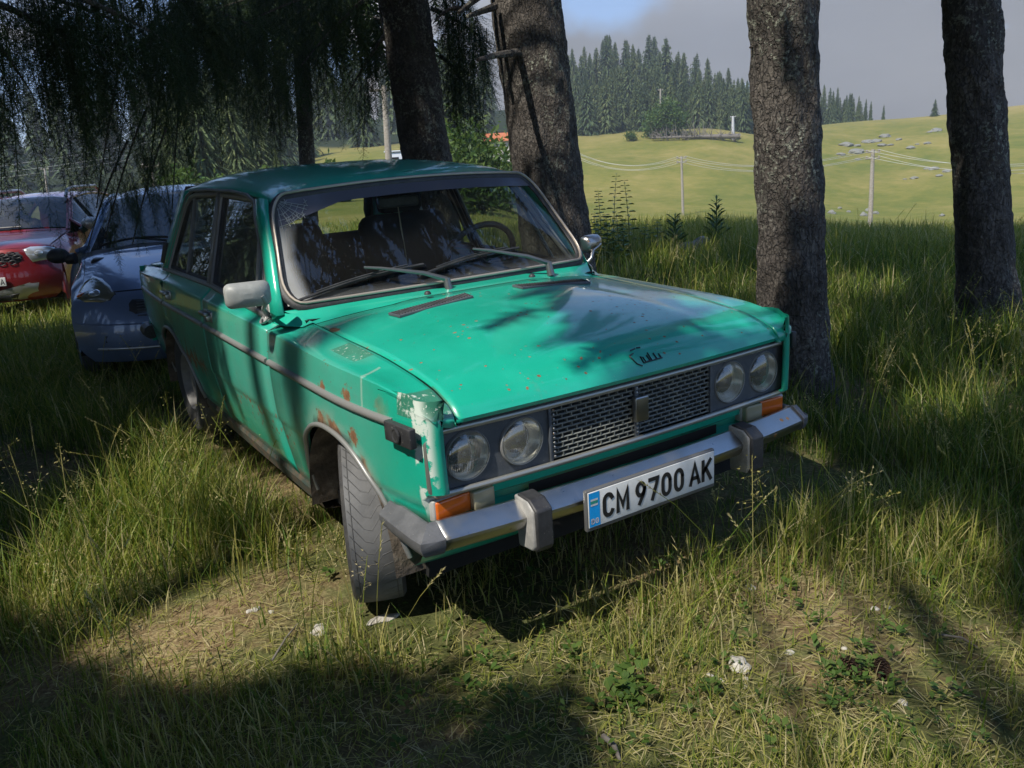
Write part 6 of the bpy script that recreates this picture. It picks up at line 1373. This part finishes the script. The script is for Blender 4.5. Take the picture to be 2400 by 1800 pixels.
# ------------------------------------------------------------------ the two parked cars on the left
def cpaint(name, c, dirt=(.10, .09, .06)):
    def f(t, b):
        co = t.coord(); x, y, z = t.xyz(co); n = t.noise(co, 5, 4, .6); t.link(t.mix(z.ss(.6, .2)*n.ss(.3, .7)*.4, c, dirt), b.inputs['Base Color']); b.inputs['Roughness'].default_value = .35; b.inputs['Metallic'].default_value = .25; b.inputs['Coat Weight'].default_value = 1.0; b.inputs['Coat Roughness'].default_value = .03
    return mat(name, fn=f)
BLUEP = cpaint('steel_blue_paint', (.15, .21, .34)); REDP = cpaint('red_paint', (.19, .010, .014))
TREFL = glass('tinted_glass', (.25, .28, .28), sg_dust); HLENS = mat('cloudy_lamp_lens', (.13, .13, .095), .15, coat=1.); HCLEAR = mat('clear_lamp_cover', (.42, .44, .46), .08, .4, coat=1.0)
BPL = mat('dark_plastic', (.022, .022, .025), .5); SILP = mat('silver_plastic', (.34, .34, .33), .35, .5)
def gen_car(root, prof, paintm, side, arches, W, floor_z, wr, sidewin):
    """prof: list of (x, z, halfwidth, setback, drop); side: offset below the shoulder. Surface S(s, v)."""
    ks = list(range(len(prof)))
    def P(s, v):
        g = lambda i: sm(s, [(k, prof[k][i]) for k in ks]); av = abs(v)
        x, z, w_, sb, dr = g(0), g(1), g(2), g(3), g(4); return Vector((x-sb*av**2.6, v*w_, z-dr*av**3.0))
    def patch(name, s0, s1, v0, v1, n, m_, nv=13, off=0., par=root, arc_=None):
        mb = MB(); rows = []
        for i in range(n+1):
            s = lerp(s0, s1, i/n); r_ = []
            for j in range(nv):
                v = lerp(v0, v1, j/(nv-1)); 
                if arc_: v = arc_(s, v)
                q = P(s, v)
                if off:
                    e = 1e-2; nn = (P(s+e, v)-P(s-e, v)).cross(P(s, v+e)-P(s, v-e)); nn.normalize(); nn = nn if nn.dot(q-Vector((-1.8, 0, .6))) > 0 else -nn; q = q+nn*off
                r_.append(q)
            rows.append(r_)
        mb.grid(rows[::-1]); return mb.build(name, m_, par, sharp=35)
    def blob(name, poly, m_, off=.012, dome=.02, par=root):           # outlined panel in (s, v), domed outward
        c = (sum(p[0] for p in poly)/len(poly), sum(p[1] for p in poly)/len(poly)); mb = MB(); rings = []
        for k in range(6):
            f = 1-k/5*.999; o_ = off+dome*(1-f*f); ring = []
            for s, v in poly:
                s2, v2 = c[0]+(s-c[0])*f, c[1]+(v-c[1])*f; e = 1e-2; q = P(s2, v2); nn = (P(s2+e, v2)-P(s2-e, v2)).cross(P(s2, v2+e)-P(s2, v2-e)); nn.normalize(); nn = nn if nn.dot(q-Vector((-1.8, 0, .6))) > 0 else -nn; ring.append(q+nn*(o_ if k else -.01))
            rings.append(ring)
        mb.grid(rings, closed=True); return mb.build(name, m_, par, sharp=60)
    # body sides from the shoulder line (v = +-1) down
    for sg in (-1, 1):
        mb = MB(); rows = []
        smax = len(prof)-1; S_ = np.linspace(1.0, smax-1.0, 90)
        for s in S_:
            e = P(s, sg); zt = min(e[2], W['belt'](e[0])) if e[2] > W['belt'](e[0]) else e[2]; lowz = floor_z
            for ax_, ar_ in arches:
                d = abs(e[0]-ax_)
                if d < ar_: lowz = max(lowz, wr+math.sqrt(max(0, ar_*ar_-d*d)))
            top_y = abs(e[1]) if e[2] <= W['belt'](e[0]) else W['w'](e[0]); r_ = []
            for k in range(9):
                t_ = k/8; z = lerp(zt, min(lowz, zt-.01), t_); fat = W['w'](e[0])+.03*math.sin(math.pi*min(1, (zt-z)/.45*.5+.0)); y = lerp(top_y, fat, min(1, t_*3)) if t_ < .34 else fat-.03*max(0, (.45-z))
                r_.append((e[0], sg*y, z))
            rows.append(r_)
        mb.grid(rows if sg > 0 else rows[::-1]); mb.build('body_side', paintm, root, sharp=35, solid=0)
        # glasshouse side
        mb = MB(); rows = []
        for s in np.linspace(W['g0'], W['g1'], 40):
            e = P(s, sg*1.0); b = W['belt'](e[0])
            if e[2] > b+.01: rows.append([(e[0], sg*lerp(W['w'](e[0]), abs(e[1]), t_), lerp(b, e[2], t_)) for t_ in (0, .5, 1)])
        if len(rows) > 1: mb.grid(rows); mb.build('side_windows', TREFL, root, sharp=60)
        rr3 = [r_[2] for r_ in rows]; mb = MB(); mb.tube([(p[0], p[1]*1.005, p[2]) for p in rr3], .028, 6); mb.build('roof_rail_trim', paintm, root, sharp=60)
        for f in (.02, .45, .97):
            q = rows[min(len(rows)-1, int(f*len(rows)))]; mb = MB(); mb.tube([Vector(q[0])+Vector((0, sg*.006, 0)), Vector(q[1])+Vector((0, sg*.006, 0)), q[2]], .028, 6); mb.build('window_post', paintm if f != .45 else BPL, root)
        for ax_, ar_ in arches:
            wheel(root, (ax_, sg*(W['w'](ax_)-.075), wr), 0, sg, r=wr, wd=.20, rimr=wr*.64, rm=RIM)
            mb = MB(); rows = [[(ax_+ar_*math.cos(a), sg*yy, wr+ar_*math.sin(a)) for a in np.linspace(-.2, math.pi+.2, 17)] for yy in (W['w'](ax_)-.0, .4)]; mb.grid(rows); mb.build('wheel_arch', BPL, root)
    mb = MB(); mb.box(((prof[0][0]+prof[-1][0])/2-.1, 0, floor_z+.06), (abs(prof[-1][0])-.5, W['w'](-1)*1.7, .08)); mb.build('floor_pan', DARK, root)
    return P, patch, blob
# --- blue hatchback
YB = R(-15); hp = at(215, 670, 7.4); pc = hp[:2]-np.array([math.cos(YB)*-.22-math.sin(YB)*-.60, math.sin(YB)*-.22+math.cos(YB)*-.60]); hz0 = Hs(pc[0], pc[1])
bc = thing('parked_hatchback', 'steel blue hatchback parked behind the green car, boughs hanging over its windscreen', 'car', (pc[0], pc[1], hz0-.03), YB)
prof = [(-.10, .20, .70, .22, 0), (-.015, .30, .79, .34, 0), (.0, .44, .82, .40, 0), (-.02, .56, .83, .44, .0), (-.07, .68, .82, .46, .02), (-.13, .76, .79, .44, .05), (-.30, .86, .76, .34, .09), (-.60, .955, .745, .16, .10), (-.92, 1.02, .77, .16, .075), (-.98, 1.035, .765, .22, .06), (-1.35, 1.235, .665, .18, .05), (-1.72, 1.40, .60, .14, .05), (-1.98, 1.455, .585, .10, .06), (-2.5, 1.49, .58, 0, .07), (-3.2, 1.45, .56, 0, .07), (-3.62, 1.30, .58, .1, .05), (-3.86, .95, .70, .2, .03), (-3.98, .6, .76, .25, 0), (-3.95, .25, .74, .2, 0)]
Wd = {'belt': lambda x: interp(-x, [(0, .80), (.6, .90), (1.2, 1.0), (3.9, 1.08)]), 'w': lambda x: interp(-x, [(-.1, .70), (.25, .79), (.6, .825), (3.3, .83), (3.9, .72)]), 'g0': 9.3, 'g1': 15.2}
P, patch, blob = gen_car(bc, prof, BLUEP, None, ((-.80, .335), (-3.31, .335)), Wd, .18, .295, None)
patch('front_bumper', 0, 5.0, -1, 1, 18, BLUEP, 33); patch('bonnet', 5.08, 8.7, -.955, .955, 14, BLUEP, 25, off=.003); patch('bonnet_gap', 4.9, 9.0, -.975, .975, 14, BPL, 25, off=-.010)
for v0, v1 in ((-1, -.965), (.965, 1)): patch('front_wing', 5.0, 9.0, v0, v1, 14, BLUEP, 4)
mb = MB(); mb.tube([P(2.62, v)+Vector((.002, 0, 0)) for v in np.linspace(-.98, .98, 41)], .006, 5); mb.build('bumper_crease', BLUEP, bc, sharp=60); patch('cowl', 8.72, 9.1, -1, 1, 2, BPL, 15, off=.002)
patch('windscreen', 9.05, 11.55, -.93, .93, 10, TREFL, 17); patch('screen_surround', 8.95, 11.75, -1, -.93, 10, BLUEP, 3); patch('screen_surround', 8.95, 11.75, .93, 1, 10, BLUEP, 3); patch('roof', 11.55, 15, -1, 1, 12, BLUEP, 17); patch('tailgate', 15, 18, -1, 1, 8, BLUEP, 17)
for sg in (-1, 1):
    blob('lamp_surround', [(5.25+(s-5.25)*1.07, sg*(.80+(v-.80)*1.09)) for s, v in ((3.95, .68), (4.15, .58), (4.8, .53), (5.6, .60), (6.3, .72), (6.75, .86), (6.4, .97), (5.4, 1.0), (4.5, .98), (4.0, .86))], BPL, .001, .004)
    hl = blob('headlight', [(s, sg*v) for s, v in ((3.95, .68), (4.15, .58), (4.8, .53), (5.6, .60), (6.3, .72), (6.75, .86), (6.4, .97), (5.4, 1.0), (4.5, .98), (4.0, .86))], HLENS, .003, .016)
    blob('projector', [(4.95+.42*math.cos(a), sg*(.76+.075*math.sin(a))) for a in np.linspace(0, 6.28, 14, endpoint=False)], HCLEAR, .016, .010, hl); blob('side_indicator', [(4.7, sg*.90), (5.2, sg*.88), (5.3, sg*.95), (4.7, sg*.96)], AMBER, .014, .006, hl)
    blob('lower_intake', [(s, sg*v) for s, v in ((1.25, .12), (1.9, .10), (2.1, .5), (1.95, .74), (1.5, .76), (1.2, .5))], BPL, .004, -.01)
    mb = MB(); mb.tube([P(lerp(1.15, 1.15, k/10)+.05*math.sin(math.pi*k/10), sg*lerp(.08, .80, k/10))+Vector((.012, 0, 0)) for k in range(11)], .011, 6); mb.build('chrome_strip', CHROME, bc, sharp=60)
    mb = MB(); c_ = Vector((-1.20, sg*.965, .985)); bm = bmesh.new(); bmesh.ops.create_uvsphere(bm, u_segments=20, v_segments=12, radius=1)
    for v in bm.verts: v.co = Vector((v.co.x*.06, v.co.y*.095, v.co.z*.075*(1 if v.co.z > 0 else .8)))+c_
    mb.bm(bm); mb.tube([c_+Vector((0, -sg*.06, -.03)), Vector((-1.18, sg*.83, .96))], [.045, .05], 8); mb.build('door_mirror', BPL, bc, sharp=60)
g_ = blob('front_grille', [(s, v) for s, v in ((3.15, -.44), (3.1, 0), (3.15, .44), (3.4, .50), (3.9, .50), (4.3, .46), (4.35, 0), (4.3, -.46), (3.9, -.50), (3.4, -.50))], BPL, .004, .0)
for k in range(6): mb = MB(); mb.tube([P(lerp(3.15, 4.05, k/5), v)+Vector((.012, 0, 0)) for v in np.linspace(-.35, .35, 13)], .005, 4); mb.build('grille_bar', PLAST, g_)
mb = MB(); q = P(2.1, 0); mb.box((q.x+.012, 0, .475), (.016, .52, .112), bev=.004); pl2 = mb.build('number_plate', WHITE, bc); mb = MB(); mb.box((q.x+.0215, -.24, .475), (.003, .040, .108)); bb = mb.build('plate_band', BLUE, pl2, smooth=False); mb = MB(); mb.box((q.x+.024, -.24, .445), (.002, .028, .02)); mb.box((q.x+.024, -.24, .50), (.002, .028, .008)); mb.build('band_marks', WHITE, pl2, smooth=False)
for y0, y1, pv in ((-.60, .02, (-.02, .10)), (-.02, .62, (.62, .10))):
    mb = MB(); pts = [P(9.12+.12*math.sin(math.pi*k/10), lerp(y0, y1, k/10)*1.35)+Vector((.02, 0, .03)) for k in range(11)]; mb.tube(pts, .012, 6); mb.tube([P(8.9, y1*1.3)+Vector((.0, 0, .02)), pts[5]], .010, 6); mb.build('wiper', BPL, bc)
mb = MB(); mb.box((-1.05, 0, .92), (.4, 1.35, .10), bev=.04); mb.build('dashboard', DASH, bc)
for y in (-.36, .36): mb = MB(); mb.box((-2.05, y, .85), (.16, .48, .7), Matrix.Rotation(R(-14), 3, 'Y'), bev=.06); mb.box((-2.15, y, 1.25), (.10, .26, .18), bev=.04); mb.build('seat', SEAT, bc, sharp=60)
# --- red crossover
pc = at(-46, 612, 13.35); hz0 = Hs(pc[0], pc[1])
rc = thing('parked_crossover', 'red crossover with silver roof rails, cut off by the left edge of the picture', 'car', (pc[0], pc[1], hz0-.02), R(-24))
prof = [(-.14, .30, .72, .18, 0), (-.03, .38, .82, .26, 0), (.0, .52, .86, .30, 0), (.0, .66, .88, .32, 0), (-.02, .80, .88, .33, 0), (-.04, .92, .87, .32, 0), (-.08, 1.00, .85, .28, .03), (-.22, 1.08, .80, .16, .07), (-.7, 1.13, .78, .05, .07), (-1.12, 1.17, .76, .10, .05), (-1.20, 1.20, .75, .16, .04), (-1.55, 1.42, .69, .14, .04), (-1.85, 1.585, .64, .10, .04), (-2.1, 1.63, .62, .05, .05), (-2.8, 1.66, .62, 0, .05), (-3.7, 1.61, .60, 0, .05), (-4.1, 1.45, .64, .1, .03), (-4.3, 1.0, .76, .15, 0), (-4.34, .6, .80, .15, 0), (-4.28, .35, .78, .1, 0)]
Wd = {'belt': lambda x: interp(-x, [(0, .98), (.6, 1.06), (1.3, 1.12), (4.2, 1.20)]), 'w': lambda x: interp(-x, [(-.1, .76), (.25, .87), (.6, .90), (3.9, .90), (4.3, .80)]), 'g0': 10.5, 'g1': 16.0}
P, patch, blob = gen_car(rc, prof, REDP, None, ((-.86, .40), (-3.53, .40)), Wd, .26, .345, None)
patch('front_bumper', 0, 6.2, -1, 1, 16, REDP, 33); patch('bonnet', 6.26, 9.6, -.97, .97, 12, REDP, 25); patch('bonnet_base', 6.1, 10, -1, 1, 12, REDP, 25, off=-.012); patch('windscreen', 10.05, 12.5, -.93, .93, 10, TREFL, 17); patch('screen_surround', 9.9, 12.7, -1, -.93, 10, REDP, 3); patch('screen_surround', 9.9, 12.7, .93, 1, 10, REDP, 3); patch('roof', 12.5, 16, -1, 1, 12, REDP, 17); patch('tailgate', 16, 19, -1, 1, 8, REDP, 17)
g_ = blob('front_grille', [(s, v) for s, v in ((4.1, -.60), (3.9, 0), (4.1, .60), (4.9, .66), (5.7, .60), (5.8, 0), (5.7, -.60), (4.9, -.66))], BPL, .006, .0)
for i in range(3):
    for j in range(-4, 5):
        c_ = (lerp(4.3, 5.5, i/2), (j+.5*(i % 2))*.14)
        if abs(c_[1]) < .55: mb = MB(); mb.tube([P(c_[0]+.22*math.cos(a), c_[1]+.055*math.sin(a))+Vector((.016, 0, 0)) for a in np.linspace(0, 6.28, 6, endpoint=False)], .006, 5, closed=True); mb.build('grille_link', RUB, g_, sharp=60)
for sg in (-1, 1):
    hl = blob('headlight', [(s, sg*v) for s, v in ((4.0, .66), (4.9, .60), (6.0, .56), (6.5, .68), (6.6, .90), (6.1, 1.0), (4.7, 1.0), (4.1, .86))], HCLEAR, .006, .03); blob('projector', [(5.1+.45*math.cos(a), sg*(.76+.06*math.sin(a))) for a in np.linspace(0, 6.28, 12, endpoint=False)], REFL, .04, .012, hl)
    mb = MB(); mb.tube([(-1.9, sg*.60, 1.60), (-1.98, sg*.605, 1.69), (-2.2, sg*.61, 1.715), (-3.4, sg*.60, 1.70), (-3.6, sg*.60, 1.62)], .028, 8); mb.build('roof_rack_rail', SILP, rc, sharp=60)
    c_ = Vector((-1.42, sg*1.03, 1.20)); mb = MB(); bm = bmesh.new(); bmesh.ops.create_uvsphere(bm, u_segments=20, v_segments=12, radius=1)
    for v in bm.verts: v.co = Vector((v.co.x*.085, v.co.y*.14, v.co.z*.095))+c_
    mb.bm(bm); mr_ = mb.build('door_mirror', SILP, rc, sharp=60); mb = MB(); mb.tube([c_+Vector((0, -sg*.08, -.06)), Vector((-1.38, sg*.88, 1.10))], [.05, .05], 8); mb.build('mirror_foot', BPL, mr_)
    mb = MB()
    for ax_ in (-.86, -3.53): mb = MB(); mb.tube([(ax_+.415*math.cos(a), sg*.905, .345+.415*math.sin(a)) for a in np.linspace(-.1, math.pi+.1, 20)], .035, 6, flat=.8); mb.build('arch_trim', BPL, rc, sharp=60)
blob('skid_plate', [(s, v) for s, v in ((.3, -.62), (.3, .62), (1.3, .78), (2.2, .80), (2.3, .66), (1.5, .56), (1.5, -.56), (2.3, -.66), (2.2, -.80), (1.3, -.78))], SILP, .012, .004); blob('lower_intake', [(s, v) for s, v in ((.5, -.5), (.5, .5), (1.45, .54), (1.45, -.54))], BPL, .02, .0)
mb = MB(); q = P(2.6, 0); mb.box((q.x+.02, 0, .60), (.016, .53, .115), bev=.004); pl3 = mb.build('number_plate', WHITE, rc); V, F, L_ = lettering('BA', .042, .078, .011, .016); mb = MB(); mb.add([(q.x+.0295, .245-L_+a, .561+b) for a, b in V], F); mb.build('lettering', BLACK, pl3, smooth=False)
mb = MB(); mb.tube([P(10.1, v*.9)+Vector((.01, 0, .02)) for v in np.linspace(-.9, .2, 9)], .012, 5); mb.build('wiper', BPL, rc)
mb = MB(); mb.box((-1.35, 0, 1.08), (.4, 1.4, .10), bev=.04); mb.build('dashboard', DASH, rc)
for y in (-.38, .38): mb = MB(); mb.box((-2.3, y, 1.0), (.16, .5, .7), Matrix.Rotation(R(-14), 3, 'Y'), bev=.06); mb.box((-2.4, y, 1.42), (.10, .26, .18), bev=.04); mb.build('seat', SEAT, rc, sharp=60)
# ------------------------------------------------------------------ thin air between here and the far forest
m = MB(); m.box((-110, 130, 40), (900, 900, 180)); hz_o = m.build('haze', None, smooth=False); hm = bpy.data.materials.new('haze_air'); hm.use_nodes = True; nt = hm.node_tree; nt.nodes.clear()
ou = nt.nodes.new('ShaderNodeOutputMaterial'); pv = nt.nodes.new('ShaderNodeVolumePrincipled'); pv.inputs['Color'].default_value = (.90, .92, .93, 1); pv.inputs['Density'].default_value = .0008; pv.inputs['Anisotropy'].default_value = .3; nt.links.new(pv.outputs[0], ou.inputs['Volume'])
hz_o.data.materials.append(hm); tag(hz_o, 'thin pale summer haze', None, None, 'stuff'); del hz_o['label']
